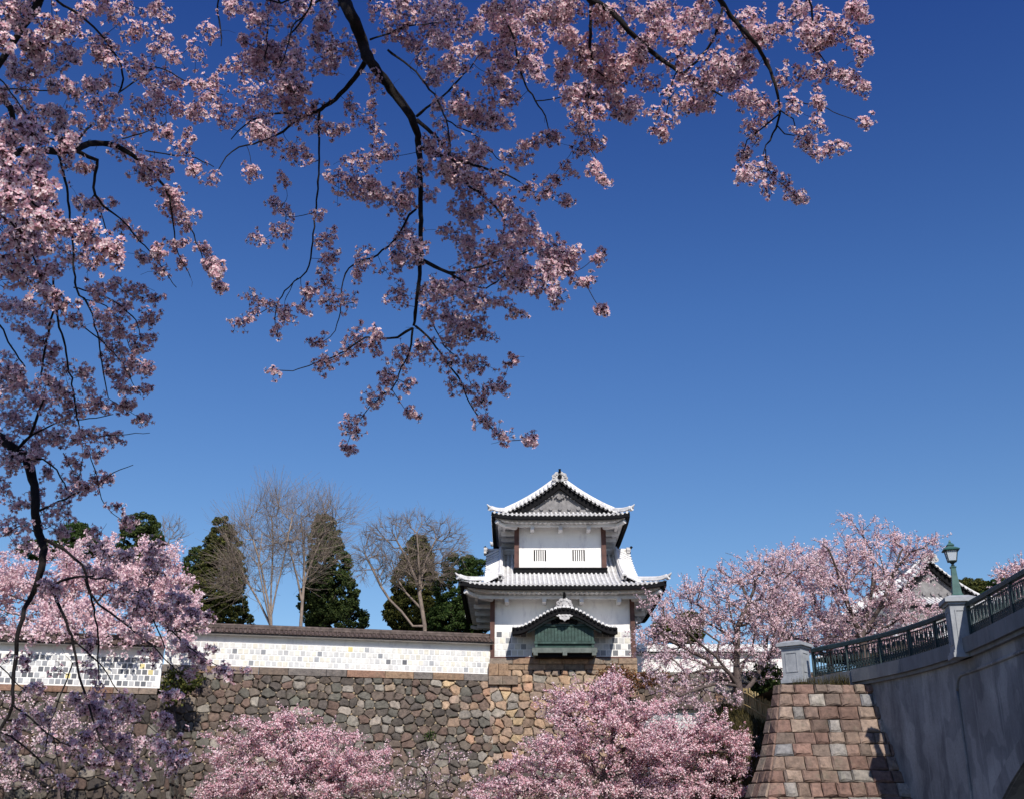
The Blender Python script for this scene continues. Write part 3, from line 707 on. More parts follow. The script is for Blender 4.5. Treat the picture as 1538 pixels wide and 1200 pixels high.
def turret():
    root = thing('castle_turret', (TX, TY+4.3, 10.7), 'white two storey castle turret with curved tiled roofs and green bay window on tan stone', 'castle turret')
    r = random.Random(3)
    WX, WD = 3.96, 8.7                   # lower wall half width, depth
    cy = TY + WD/2; fr = Frame(TX, cy)
    WY = WD/2
    UX, UY = 2.57, WD/2-1.5             # upper wall
    Z0, Z1 = 10.74, 14.12
    ZU0, ZU1 = 15.75, 18.72
    # ---- lower walls (bay opening left blind, the bay stands in front)
    w = MB(); w.box(-WX, WX, -WY, WY, Z0+.02, Z1+.25, 0, fr.M)
    w.box(-WX-.05, WX+.05, -WY-.05, WY+.05, Z0+.02, 12.33, 0, fr.M)
    w.build('lower_wall', M_PLASTER, root)
    A = fr(-WX, -WY-.05, 0); A.z = 0
    for (s0, s1) in ((.02, WX-1.72), (WX+1.75, 2*WX-.02)):
        nm = MB(); namako(nm, A, Vector((1, 0, 0)), Vector((0, -1, 0)), s0, s1, 10.86, 4, .345, .055, (.72, .22, .06, .0), r); nm.build('tile_cladding', M_NAMAKO, root)
    for sx in (1, -1):
        A2 = fr(sx*(WX+.05), -WY*1 if sx > 0 else WY, 0); A2.z = 0
        nm = MB(); namako(nm, A2, Vector((0, sx, 0)), Vector((sx, 0, 0)), .1, WD-.1, 10.86, 4, .345, .055, (.72, .22, .06, .0), r); nm.build('tile_cladding', M_NAMAKO, root)
    bs = MB(); bs.box(-WX-.12, WX+.12, -WY-.12, WY+.12, Z0-.06, Z0+.08, 0, fr.M); bs.build('sill_beam', M_POST, root)
    for sx in (1, -1):
        for sy in (1, -1):
            p = MB(); p.box(sx*(WX+.02)-.13, sx*(WX+.02)+.13, sy*(WY+.02)-.13, sy*(WY+.02)+.13, Z0-.40 if sy < 0 else Z0, Z1+.15, 0, fr.M); p.build('corner_post', M_POST, root)
    # ---- lower roof: a wide hip-and-gable roof, ridge left to right, that the upper storey rises through
    AX, AY, ZE = WX+1.82, WY+1.85, 14.52
    h1 = lambda b: .30*b + .034*b*b
    fr1 = Frame(TX, cy, R(90))
    lr = irimoya(fr1, root, AY, AX, ZE, h1, 1.75, .36, WY, WX, Z1, .31, .26, 4, .26, .42)
    rename(lr, 'lower_roof')
    for sx in (1, -1):
        for sy in (1, -1):
            og = MB(); onigawara(og, (TX+sx*3.55, cy+sy*(AY-1.12)-.16, ZE+h1(1.2)+.20), .27, 0, 2, (1, 0), .12); og.build('ridge_end_tile', [M_RIDGE, M_TILE, M_DARK], lr)
    # ---- upper storey: front wall with two slit-window openings
    u = MB(); yf = -UY
    zt = ZU1+.25; wz0, wz1 = 16.62, 17.32; wins = [(-1.22-.36, -1.22+.38), (1.02-.30, 1.02+.44)]
    u.box(-UX, UX, yf+.40, UY, ZU0, zt, 0, fr.M)
    xs = [-UX, wins[0][0], wins[0][1], wins[1][0], wins[1][1], UX]
    for i in (0, 2, 4): u.box(xs[i], xs[i+1], yf, yf+.40, ZU0, zt, 0, fr.M)
    for i in (1, 3):
        u.box(xs[i], xs[i+1], yf, yf+.40, ZU0, wz0, 0, fr.M); u.box(xs[i], xs[i+1], yf, yf+.40, wz1, zt, 0, fr.M)
    u.build('upper_wall', M_PLASTER, root)
    for (a, b) in wins:
        p = MB(); p.box(a+.002, b-.002, yf+.33, yf+.395, wz0+.002, wz1-.002, 0, fr.M); pw = p.build('window', M_DARK, root)
        q = MB(); n = 6; wd = (b-a)/(2*n-.4)
        for i in range(n):
            xx = a + wd*.85 + i*(b-a-wd*1.7)/(n-1)
            if i < n-1:
                x2 = a + wd*.85 + (i+1)*(b-a-wd*1.7)/(n-1); q.box((xx+x2)/2-wd*.52, (xx+x2)/2+wd*.52, yf+.03, yf+.26, wz0+.002, wz1-.002, 0, fr.M)
        q.build('window_bars', M_PLASTER, pw)
    sb = MB(); sb.box(-UX-.16, UX+.16, yf-.22, yf-.02, ZU0+.10, ZU0+.36, 0, fr.M); sb.box(-UX-.20, UX+.20, yf-.26, yf-.0, ZU0+.36, ZU0+.44, 0, fr.M)
    for sx in (1, -1): sb.box(sx*(UX+.10)-.09, sx*(UX+.10)+.09, yf+.01, UY, ZU0+.10, ZU0+.42, 0, fr.M)
    sb.build('sill_beam', M_DARK, root)
    for sx in (1, -1):
        for sy in (1, -1):
            p = MB(); p.box(sx*(UX+.02)-.14, sx*(UX+.02)+.14, sy*(UY+.02)-.13, sy*(UY+.02)+.13, ZU0+.44, zt-.05, 0, fr.M); p.build('corner_post', M_POST, root)
    # ---- upper roof
    h2 = lambda b: .33*b + .062*b*b
    ur = irimoya(fr, root, UX+1.50, UY+1.52, 19.02, h2, 1.05, .42, UX, UY, ZU1, .31, .22, 3, .28, .52)
    rename(ur, 'upper_roof')
    # ---- bay window with its curved gable roof
    bx = TX+.05; yb = TY-.06
    bm = MB(); bw = 1.62
    bm.box(bx-bw, bx+bw, yb-1.0, yb, 11.16, 12.55)
    bay = bm.build('bay_window', M_GREENDK, root)
    sl = MB(); n = 16
    for i in range(n):
        xx = bx-bw+.12+(2*bw-.24)*(i+.5)/n
        ht = 12.28 + .05*math.cos(i*math.pi/4)
        sl.box(xx-.075, xx+.075, yb-1.055, yb-1.002, 11.52, ht)
    for x in (bx-bw+.05, bx+bw-.05, ): sl.box(x-.07, x+.07, yb-1.07, yb-1.002, 11.18, 12.5)
    sl.box(bx-bw-.08, bx+bw+.08, yb-1.12, yb-1.0, 11.38, 11.50); sl.box(bx-bw-.05, bx+bw+.05, yb-1.10, yb-1.0, 12.34, 12.46)
    sl.build('shutter_battens', M_GREEN, bay)
    bb = MB(); bb.box(bx-bw-.18, bx+bw+.18, yb-1.18, yb, 10.88, 11.15)
    for x in (-bw+.0, 0, bw-.0): bb.box(bx+x-.12, bx+x+.12, yb-1.26, yb-.3, 10.72, 10.95)
    bb.build('base_beam', M_GREYWOOD, bay)
    bu = MB(); bu.box(bx-bw, bx+bw, yb-.95, yb, 10.68, 10.87); bu.build('floor_underside', M_DARK, bay)
    HW = 2.92; zc = 12.17
    def kf(x):
        v = abs(x)/HW; return zc + 1.12*(.5+.5*math.cos(math.pi*min(1, v*1.04)))**.92 + .10*max(0, v-.8)*5*.3
    kt, kd, kw, ko = MB(), MB(), MB(), MB()
    N = 40; yf0 = yb-1.62; xsn = [-HW+2*HW*i/N for i in range(N+1)]
    vs = []; fs = []
    for x in xsn: vs += [(bx+x, yf0, kf(x)), (bx+x, yb, kf(x)+.10)]
    for i in range(N): fs.append((2*i, 2*i+2, 2*i+3, 2*i+1))
    kt.add(vs, fs, 0, None, True)
    # arc-length spaced tile ribs running back to the wall, dark caps at the front
    s = 0; last = xsn[0]; fine = [-HW+2*HW*i/600 for i in range(601)]; acc = 0; nxt = .08
    for i in range(1, 601):
        a, b = fine[i-1], fine[i]; acc += math.hypot(b-a, kf(b)-kf(a))
        if acc >= nxt:
            kt.sweep([(bx+b, yf0-.05, kf(b)+.03), (bx+b, yb, kf(b)+.13)], .085, 8); nxt += .235
            kd.sweep([(bx+b, yf0-.07, kf(b)-.07), (bx+b, yf0+.25, kf(b)-.07)], .075, 8)
    for i in range(N):
        x, x2 = xsn[i], xsn[i+1]
        th = .34; kd.prism([(bx+x, yf0+.02, kf(x)-.03), (bx+x2, yf0+.02, kf(x2)-.03), (bx+x2, yf0+.02, kf(x2)-.03-th), (bx+x, yf0+.02, kf(x)-.03-th)], Vector((0, .20, 0)))
        if abs(x) < HW*.74 and abs(x2) < HW*.74:
            kw.prism([(bx+x, yf0+.26, kf(x)-.32), (bx+x2, yf0+.26, kf(x2)-.32), (bx+x2, yf0+.26, kf(x2)-.48), (bx+x, yf0+.26, kf(x)-.48)], Vector((0, .14, 0)), 1)
        kw.add([(bx+x, yf0+.22, kf(x)-.30), (bx+x2, yf0+.22, kf(x2)-.30), (bx+x2, yb, kf(x2)-.2), (bx+x, yb, kf(x)-.2)], [(0, 1, 2, 3)], 2)
    kw.prism([(bx+x, yb-1.02, max(12.50, kf(x)-.36)) for x in xsn[8:-8]] + [(bx+xsn[-9], yb-1.02, 12.49), (bx+xsn[8], yb-1.02, 12.49)], Vector((0, .12, 0)), 0)
    # carved pendant
    pd = [(bx+x, yf0+.14, kf(0)-.36+z) for x, z in [(-.50, 0), (-.46, -.10), (-.30, -.16), (-.26, -.27), (-.12, -.30), (0, -.40), (.12, -.30), (.26, -.27), (.30, -.16), (.46, -.10), (.50, 0)]]
    ko.prism(pd, Vector((0, -.12, 0)), 0)
    for x in (-.3, -.1, .1, .3): ko.sweep([Vector((bx+x, yf0+.03, kf(0)-.43)), Vector((bx+x, yf0-.01, kf(0)-.43))], .06, 8, 0)
    ko2 = MB()
    for sx in (1, -1):
        for i in range(3):
            c = Vector((bx+sx*(.14+.24*i), yb-1.18, 12.56+.06*(2-i))); ko2.sweep([c, c+Vector((0, .12, 0))], .13, 8, 0)
    kr = kt.build('bay_roof', [M_TILE], bay)
    kd.build('eave_board', M_DARK, kr); kw.build('bay_gable', [M_GABLE, M_GREYWOOD, M_DARK], kr); ko.build('carved_pendant', [M_RIDGE], kr); ko2.build('carved_strut', [M_DARK], kr)
    rg = MB(); rg.rect_sweep([(bx, yf0+.1, kf(0)+.05), (bx, yb, kf(0)+.14)], .34, .24, 0); rg.sweep([(bx, yf0+.1, kf(0)+.32), (bx, yb, kf(0)+.40)], .10, 8, 1)
    onigawara(rg, (bx, yf0+.05, kf(0)+.16), .50, 0, 0, (1, 0), .2); rg.sweep([(bx, yf0+.1, kf(0)+.5), (bx, yf0-.02, kf(0)+.72), (bx, yf0-.1, kf(0)+.82)], [.09, .08, .07], 8, 2)
    rg.build('roof_ridge', [M_RIDGE, M_TILE, M_DARK], kr)
turret()

def far_turret():
    cx, cy = 26.2, 74.5
    root = thing('castle_turret', (cx, cy, 8.6), 'far turret with a white tiled gable half hidden by cherry blossom behind the bridge lamp', 'castle turret')
    fr = Frame(cx, cy, R(4))
    w = MB(); w.box(-3.0, 3.0, -3.2, 3.2, 8.6, 14.4, 0, fr.M); w.build('wall', M_PLASTER, root)
    h = lambda b: .36*b + .072*b*b
    irimoya(fr, root, 4.3, 4.5, 14.75, h, 1.35, .45, 3.0, 3.2, 14.4, .32, .22, 3, .32, .60)
    lo = MB(); fr2 = fr
    for k in (0, 2): roof_side(lo, fr2, k, 5.2, 5.0, 2.1, lambda b: .42*b, 12.6, lambda b: 5.0-b, .2)
    for k in (1, 3): roof_side(lo, fr2, k, 5.0, 5.2, 2.1, lambda b: .42*b, 12.6, lambda b: 5.2-b, .2)
    lr = lo.build('lower_roof', [M_TILE, M_PAN], root)
    d = MB()
    for k in (0, 2): eave_band(d, fr2, k, 5.2, 5.0, 12.6, .2)
    for k in (1, 3): eave_band(d, fr2, k, 5.0, 5.2, 12.6, .2)
    d.build('eave_board', M_DARK, lr)
far_turret()
# ------------------------------------------------------------------ bridge
DECK = 7.15
BP = [(11.3, 45.2), (11.52, 44.5), (12.27, 43.0), (12.93, 41.4), (13.4, 39.8), (13.70, 38.2), (13.86, 36.6), (13.88, 35), (13.80, 33), (13.68, 31), (13.55, 28), (13.38, 24), (13.2, 20), (12.95, 14), (12.7, 8), (12.45, 2), (12.1, -6)]
def bpath(y):
    for (x0, y0), (x1, y1) in zip(BP, BP[1:]):
        if y1 <= y <= y0: return x0 + (x1-x0)*(y0-y)/(y0-y1)
    return BP[0][0] if y > BP[0][1] else BP[-1][0]
def arch_z(y):
    v = (y-20.6)/15.8
    return 5.0*math.sqrt(1-v*v) if abs(v) < 1 else -.1
def bridge():
    root = thing('bridge', (16, 30, 0), 'grey stained concrete arch bridge with a granite ledge curving up at the right', 'bridge')
    ys = [42.6 - i*.6 for i in range(81)]
    off = .20
    mb = MB(); vs = []; fs = []
    NZ = 8
    for y in ys:
        x = bpath(y)+off; zb = max(-.1, arch_z(y))
        for j in range(NZ+1): vs.append((x, y, zb + (6.66-zb)*j/NZ))
    for i in range(len(ys)-1):
        for j in range(NZ): q = i*(NZ+1)+j; fs.append((q, q+1, q+NZ+2, q+NZ+1))
    mb.add(vs, fs, 0, None, True)
    # arch soffit, end cap, far face
    ya = [36.38 - 31.56*i/48 for i in range(49)]; vs = []; fs = []
    for y in ya:
        vs += [(bpath(y)+off, y, arch_z(y)), (bpath(y)+off+9, y, arch_z(y))]
    for i in range(48): fs.append((2*i, 2*i+1, 2*i+3, 2*i+2))
    mb.add(vs, fs)
    x = bpath(42.6)+off; mb.add([(x, 42.6, -.1), (x+9, 42.6, -.1), (x+9, 42.6, 6.66), (x, 42.6, 6.66)], [(0, 1, 2, 3)])
    wl = mb.build('spandrel_wall', M_CONC, root)
    # arch ring band and recessed-panel moulding
    rg = MB(); a0 = []
    for i in range(60):
        y = 36.3 - 31.4*i/59; x = bpath(y)+off; z = arch_z(y); dy = (y-20.6)/15.8; nv = Vector((0, dy*.9, max(.15, math.sqrt(max(0, 1-dy*dy))))).normalized()
        a0.append((Vector((x, y, z)), nv))
    for (p, n), (q, m) in zip(a0, a0[1:]):
        rg.prism([p+n*.02, q+m*.02, q+m*.62, p+n*.62], Vector((-.09, 0, 0)))
    rg.build('arch_ring', M_CONC, root)
    pm = MB(); path = []
    for i in range(11): path.append((36.75, .6+5.15*i/10))
    for i in range(7): a = math.pi/2*i/6; path.append((36.3+.45*math.cos(a), 5.75+.45*math.sin(a)))
    for i in range(1, 30): path.append((36.25-i*1.1, 6.2))
    pm.sweep([(bpath(y)+off-.02, y, z) for y, z in path], .05, 8)
    pm.build('panel_moulding', M_CONC, root)
    # ledge: stones with thin joints
    lg = MB(); L = MB()
    yy = 42.5
    while yy > -5:
        y2 = yy - 1.35
        p = [Vector((bpath(yy-.006-(1.35-.012)*i/3), yy-.006-(1.35-.012)*i/3, 0)) for i in range(4)]
        for i in range(3):
            a, b = p[i], p[i+1]
            for (dx, z0, z1, wd) in ((-.06, 6.72, 7.17, .62), (.06, 6.60, 6.715, .5)):
                v = [Vector((a.x+dx, a.y, z0)), Vector((b.x+dx, b.y, z0)), Vector((b.x+dx+wd, b.y, z0)), Vector((a.x+dx+wd, a.y, z0))]
                v += [q+Vector((0, 0, z1-z0)) for q in v]
                lg.add(v, [(3, 2, 1, 0), (4, 5, 6, 7), (0, 1, 5, 4), (1, 2, 6, 5), (2, 3, 7, 6), (3, 0, 4, 7)])
        yy = y2
    # the part of the ledge on top of the abutment, set lower
    a, b = Vector((bpath(44.9), 44.9, 0)), Vector((bpath(42.52), 42.52, 0))
    lg.prism([a+Vector((-.03, 0, 6.6)), b+Vector((-.03, 0, 6.6)), b+Vector((.5, 0, 6.6)), a+Vector((.5, 0, 6.6))], Vector((0, 0, .55)))
    lg.build('ledge', M_LEDGE, root)
    dk = MB(); dk.add([(bpath(y)+(.7 if e == 0 else 9), y, 6.9) for y in (43, 36, 30, 20, 10, -5) for e in (0, 1)], [(2*i, 2*i+1, 2*i+3, 2*i+2) for i in range(5)]); dk.build('deck', M_ASPH, root)
    # pedestals
    def pedestal(x, y, rot, h, w, z0):
        M = Matrix.Translation((x, y, z0)) @ Matrix.Rotation(rot, 4, 'Z'); p = MB(); hw = w/2
        p.box(-hw-.08, hw+.08, -hw-.08, hw+.08, 0, .14, 0, M); p.box(-hw-.04, hw+.04, -hw-.04, hw+.04, .14, .22, 0, M)
        p.box(-hw, hw, -hw, hw, .22, h-.26, 0, M)
        p.box(-hw-.05, hw+.05, -hw-.05, hw+.05, h-.26, h-.18, 0, M); p.box(-hw-.14, hw+.14, -hw-.14, hw+.14, h-.18, h-.06, 0, M)
        for (k, e) in ((0, .10), (1, 0)):
            pass
        top = [(-hw-.14, -hw-.14), (hw+.14, -hw-.14), (hw+.14, hw+.14), (-hw-.14, hw+.14)]
        vs = [M @ Vector((a, b, h-.058)) for a, b in top] + [M @ Vector((a*.55, b*.55, h+.04)) for a, b in top]
        p.add(vs, [(0, 1, 2, 3)[::-1], (4, 5, 6, 7), (0, 1, 5, 4), (1, 2, 6, 5), (2, 3, 7, 6), (3, 0, 4, 7)])
        # raised frame round a sunk panel on each face
        for q in range(4):
            Mq = M @ Matrix.Rotation(q*math.pi/2, 4, 'Z')
            f0 = -hw-.022; f1 = -hw+.0
            zt, zb = h-.42, .40; xw = hw*.62
            for (x0, x1, z0_, z1_) in ((-xw, xw, zt-.035, zt), (-xw, xw, zb, zb+.035), (-xw, -xw+.035, zb+.036, zt-.036), (xw-.035, xw, zb+.036, zt-.036)):
                p.box(x0, x1, f0, f1-.001, z0_, z1_, 0, Mq)
        return p.build('pedestal', M_PED, root)
    pedestal(11.12, 45.3, R(-38), 1.58, .80, 7.0)
    pedestal(13.98, 35.6, R(-8), 1.87, .70, 6.60)
    # lamp on the second pedestal
    lx, ly, lz = 13.98, 35.6, 7.17+1.34
    lamp = thing('street_lamp', (lx, ly, lz), 'green iron street lamp with a square glass lantern on the bridge pedestal', 'street lamp')
    pl = MB()
    def sq(prof, rot=R(-12)):
        vs = []; fs = []
        for (hw, z) in prof:
            for (a, b) in ((-1, -1), (1, -1), (1, 1), (-1, 1)):
                v = Matrix.Rotation(rot, 3, 'Z') @ Vector((a*hw, b*hw, 0)); vs.append((lx+v.x, ly+v.y, lz+z))
        for i in range(len(prof)-1):
            for k in range(4): fs.append((4*i+k, 4*i+(k+1) % 4, 4*i+4+(k+1) % 4, 4*i+4+k))
        fs += [(3, 2, 1, 0), tuple(4*(len(prof)-1)+k for k in range(4))]
        return vs, fs
    pl.add(*sq([(.24, -.02), (.24, .08), (.20, .10), (.115, .95), (.10, 1.30), (.13, 1.31), (.13, 1.36), (.05, 1.37)])); pl.build('lamp_post', M_LAMPG, lamp)
    nk = MB(); nk.lathe((lx, ly, lz), [(.06, 1.37), (.09, 1.41), (.05, 1.46), (.07, 1.50), (.13, 1.56), (.16, 1.60), (.05, 1.61)], 12); nk.build('lamp_neck', M_IRON, lamp)
    gl, ng, bgd = mat('lamp_glass'); bgd.inputs['Base Color'].default_value = (.62, .68, .74, 1); bgd.inputs['Roughness'].default_value = .25; bgd.inputs['Transmission Weight'].default_value = .35
    g = MB(); g.add(*sq([(.165, 1.62), (.245, 2.08)])); lan = g.build('lantern', gl, lamp)
    fm = MB()
    for (a, b) in ((-1, -1), (1, -1), (1, 1), (-1, 1)):
        v0 = Matrix.Rotation(R(-12), 3, 'Z') @ Vector((a*.17, b*.17, 0)); v1 = Matrix.Rotation(R(-12), 3, 'Z') @ Vector((a*.25, b*.25, 0))
        fm.bar((lx+v0.x, ly+v0.y, lz+1.61), (lx+v1.x, ly+v1.y, lz+2.09), .03, .03)
    fm.add(*sq([(.19, 1.59), (.19, 1.63)])); fm.add(*sq([(.26, 2.07), (.26, 2.11)])); fm.build('lantern_frame', M_IRON, lan)
    rf = MB(); rf.add(*sq([(.34, 2.09), (.36, 2.13), (.20, 2.24), (.14, 2.26), (.14, 2.31), (.17, 2.33), (.10, 2.42), (.04, 2.46), (.05, 2.50), (.015, 2.60)])); rf.build('lantern_roof', M_LAMPG, lan)
    lamp.scale = (.70, .70, .70)
    # railings
    def railing(y0, y1, label):
        n = max(2, round(abs(y0-y1)/1.75)); mid = (y0+y1)/2
        rr_ = thing('bridge_railing', (bpath(mid)+.2, mid, DECK), label, 'railing', None)
        def q(y, z): return Vector((bpath(y)+.22, y, z))
        st = [y0+(y1-y0)*i/(n*4) for i in range(n*4+1)]
        tr = MB(); tr.rect_sweep([q(y, DECK+.96) for y in st], .16, .10); tr.sweep([q(y, DECK+1.06) for y in st], .07, 8); tr.build('top_rail', M_IRON, rr_)
        br = MB(); br.rect_sweep([q(y, DECK+.06) for y in st], .07, .05); br.rect_sweep([q(y, DECK+.84) for y in st], .05, .035); br.rect_sweep([q(y, DECK+.36) for y in st], .04, .025); br.build('bottom_rail', M_IRON, rr_)
        for i in range(n+1):
            y = y0+(y1-y0)*i/n; p = MB(); p.box(bpath(y)+.17, bpath(y)+.27, y-.05, y+.05, DECK+.02, DECK+.96); p.build('railing_post', M_IRON, rr_)
        for i in range(n):
            a = y0+(y1-y0)*i/n; b = y0+(y1-y0)*(i+1)/n; g = MB(); m = 12
            for j in range(1, m):
                y = a+(b-a)*j/m; g.bar(q(y, DECK+.10), q(y, DECK+.85), .032, .032, 0, (1, 0, 0))
            for j in range(m):
                u, v = a+(b-a)*j/m, a+(b-a)*(j+1)/m; md = (u+v)/2
                if j % 2: g.bar(q(u, DECK+.38), q(md, DECK+.72), .026, .026, 0, (1, 0, 0)); g.bar(q(v, DECK+.38), q(md, DECK+.72), .026, .026, 0, (1, 0, 0))
                g.bar(q(u, DECK+.11), q(v, DECK+.36), .028, .028, 0, (1, 0, 0)); g.bar(q(v, DECK+.11), q(u, DECK+.36), .028, .028, 0, (1, 0, 0))
                g.sweep([q(md+(b-a)/m*.42*math.cos(t_*math.pi/4), DECK+.235+.10*math.sin(t_*math.pi/4)) for t_ in range(9)], .012, 4, 0, cap=False)
            g.build('railing_panel', M_IRON, rr_)
    railing(44.75, 36.05, 'dark green iron railing on the curved end of the bridge between the two pedestals')
    railing(35.15, 17.5, 'dark green iron railing on the straight bridge side, right of the lamp pedestal')
bridge()

# abutment of cut stone
def abutment():
    root = thing('stone_abutment', (11.5, 43, 0), 'reddish brown cut stone abutment in level courses at the end of the bridge', 'abutment')
    mb, core = MB(), MB(); r = random.Random(12)
    def yf(z): k = 6.58-z; return 42.0 - .25*k - .035*k*k
    def xl(z): k = 6.58-z; return 9.66 - .17*k - .028*k*k
    def pt(x, z, o=0): return Vector((x, yf(z)-o, z))
    pal = [(.19, .122, .10), (.215, .145, .118), (.155, .10, .084), (.235, .17, .138), (.205, .128, .105), (.17, .12, .10), (.26, .195, .158), (.19, .145, .122)]
    pal2 = [(.25, .23, .215), (.22, .215, .22), (.30, .27, .24)]
    z = 6.58
    while z > 0:
        hgt = r.uniform(.38, .48) if z < 6.4 else .34
        z2 = max(0, z-hgt); zm = (z+z2)/2
        x = xl(zm)-.02; xe = 14.0; first = True
        while x < xe:
            wd = r.uniform(.38, .72)
            for_z = []
            x0a, x0b = (xl(z2)+.0, xl(z)+.0) if first else (x, x)
            x1 = x+wd; g = .012
            j = lambda: r.uniform(-.022, .022)
            d0, d1 = j(), j()
            poly = [pt(x0a+g, z2+g+d0), pt((x0a+x1)/2, z2+g+j()), pt(x1-g, z2+g+d1), pt(x1-g+j(), zm), pt(x1-g, z-g+j()), pt((x0b+x1)/2, z-g+j()), pt(x0b+g, z-g+j()), pt((x0a+x0b)/2+g, zm)]
            sl = (yf(z)-yf(z2))/(z-z2); n = Vector((0, -1, sl)).normalized()
            c = r.choice(pal2) if r.random() < .13 else r.choice(pal); k = r.uniform(.75, 1.25)
            stone(mb, poly, n, r.uniform(.05, .11), r.uniform(.05, .09), tuple(v*k for v in c), .3, r.choice([.05, .1, .16]), r)
            x = x1; first = False
        # left side face of the course
        y = yf(zm)+.02
        while y < yf(zm) + .1 + .22*(6.58-zm):
            wd = r.uniform(.3, .5)
            g = .012; sx = lambda zz, yq: xl(zz)-.35*(yq-yf(zm))
            poly = [Vector((sx(z2, y+wd), y+wd-g, z2+g)), Vector((sx(z2, y), y+g+(yf(z2)-yf(zm) if y < yf(zm)+.1 else 0), z2+g)), Vector((sx(z, y), y+g+(yf(z)-yf(zm) if y < yf(zm)+.1 else 0), z-g)), Vector((sx(z, y+wd), y+wd-g, z-g))]
            n = Vector((-.94, -.33, (xl(z)-xl(z2))/(z-z2))).normalized()
            c = r.choice(pal); stone(mb, poly, n, .05, .04, c, .3, .05, r); y += wd
        z = z2
    for i in range(14):
        z0, z1 = 6.58*i/14-.01, 6.58*(i+1)/14-.03
        core.add([pt(xl(z0)+.06, z0, -.06), pt(14.2, z0, -.06), pt(14.2, z1, -.06), pt(xl(z1)+.06, z1, -.06)], [(0, 1, 2, 3)])
        core.add([pt(xl(z0)+.06, z0, -.06), pt(xl(z1)+.06, z1, -.06), Vector((xl(z1)+.06-.35*(.3+.22*(6.58-z1)), yf(z1)+.3+.22*(6.58-z1), z1)), Vector((xl(z0)+.06-.35*(.3+.22*(6.58-z0)), yf(z0)+.3+.22*(6.58-z0), z0))], [(0, 1, 2, 3)])
    core.add([pt(xl(6.55)+.06, 6.54, -.06), pt(14.2, 6.54, -.06), (14.2, 50.5, 6.9), (xl(6.55)+.4, 50.5, 6.9)], [(0, 1, 2, 3)])
    mb.build('stone_facing', M_STONE, root); core.build('wall_core', M_GAP, root)
    # weeds on its top
    n = 700; base = np.column_stack([npr.uniform(10.6, 12.2, n), np.zeros(n), np.full(n, 6.55)]); base[:, 1] = 44.2 - (base[:, 0]-10.6)*1.1 - npr.uniform(0, .6, n)
    hgt = npr.uniform(.15, .62, n); ang = npr.uniform(0, 6.28, n); lean = npr.uniform(.02, .2, n)
    side = np.column_stack([np.cos(ang)*.012, np.sin(ang)*.012, np.zeros(n)]); tip = base + np.column_stack([np.cos(ang*3)*lean, np.sin(ang*3)*lean, hgt])
    v = np.stack([base-side, base+side, tip], 1).reshape(-1, 3); f = np.arange(3*n).reshape(n, 3)
    o = fast_mesh('weed_tuft', v, f, M_GRASS); tag(o, 'tuft of green brown weeds growing on top of the cut stone abutment', 'weeds', kind='stuff')
abutment()

# grassy bank, bamboo fence behind the abutment
def bank():
    N = 30; vs = []; fs = []
    def hz(x, y):
        t = max(0, min(1, (x-5.2)/4.2)); t = t*t*(3-2*t); s = max(0, min(1, (y-42.8)/4.2)); s = s*s*(3-2*s); e = max(0, min(1, (y-46)/6))
        return -.15 + (5.6+1.3*e)*t*s + .12*math.sin(x*2.1+y)*t + .1*math.sin(y*1.7)*t
    for i in range(N+1):
        for j in range(N+1):
            x = 4+20*j/N; y = 42.8+26*i/N; vs.append((x, y, hz(x, y)))
    for i in range(N):
        for j in range(N): q = i*(N+1)+j; fs.append((q, q+1, q+N+2, q+N+1))
    m = MB(); m.add(vs, fs, 0, None, True); tag(m.build('bank', M_EARTH), kind='structure')
    n = 16000; x = npr.uniform(5, 12.5, n); y = npr.uniform(43, 52, n); z = np.array([hz(a, b) for a, b in zip(x, y)])
    base = np.column_stack([x, y, z-.02]); hgt = npr.uniform(.12, .38, n); ang = npr.uniform(0, 6.28, n)
    side = np.column_stack([np.cos(ang)*.02, np.sin(ang)*.02, np.zeros(n)]); tip = base + np.column_stack([np.cos(ang*3)*.15, np.sin(ang*3)*.15, hgt])
    v = np.stack([base-side, base+side, tip], 1).reshape(-1, 3); f = np.arange(3*n).reshape(n, 3)
    tag(fast_mesh('grass', v, f, M_GRASS), 'dry olive grass covering the bank left of the abutment', 'grass', kind='stuff')
    fo = thing('bamboo_fence', (9.4, 47, hz(9.4, 47)), 'low fence of tan bamboo stakes on the grassy bank beside the abutment', 'fence')
    st, rl = MB(), MB(); pts = [(9.75+.85*i/22, 49.0-3.0*i/22) for i in range(23)]; r = random.Random(4)
    for (x, y) in pts: z = hz(x, y); st.sweep([(x, y, z-.2), (x+r.uniform(-.03, .03), y, z+1.05+r.uniform(-.05, .08))], .035, 7)
    for k in (.35, .85): rl.sweep([(x-.05, y, hz(x, y)+k) for x, y in pts], .03, 6)
    st.build('stakes', M_BAMBOO, fo).name = 'stake_row'; rl.build('rail', M_BAMBOO, fo)
    return hz
BANK = bank()
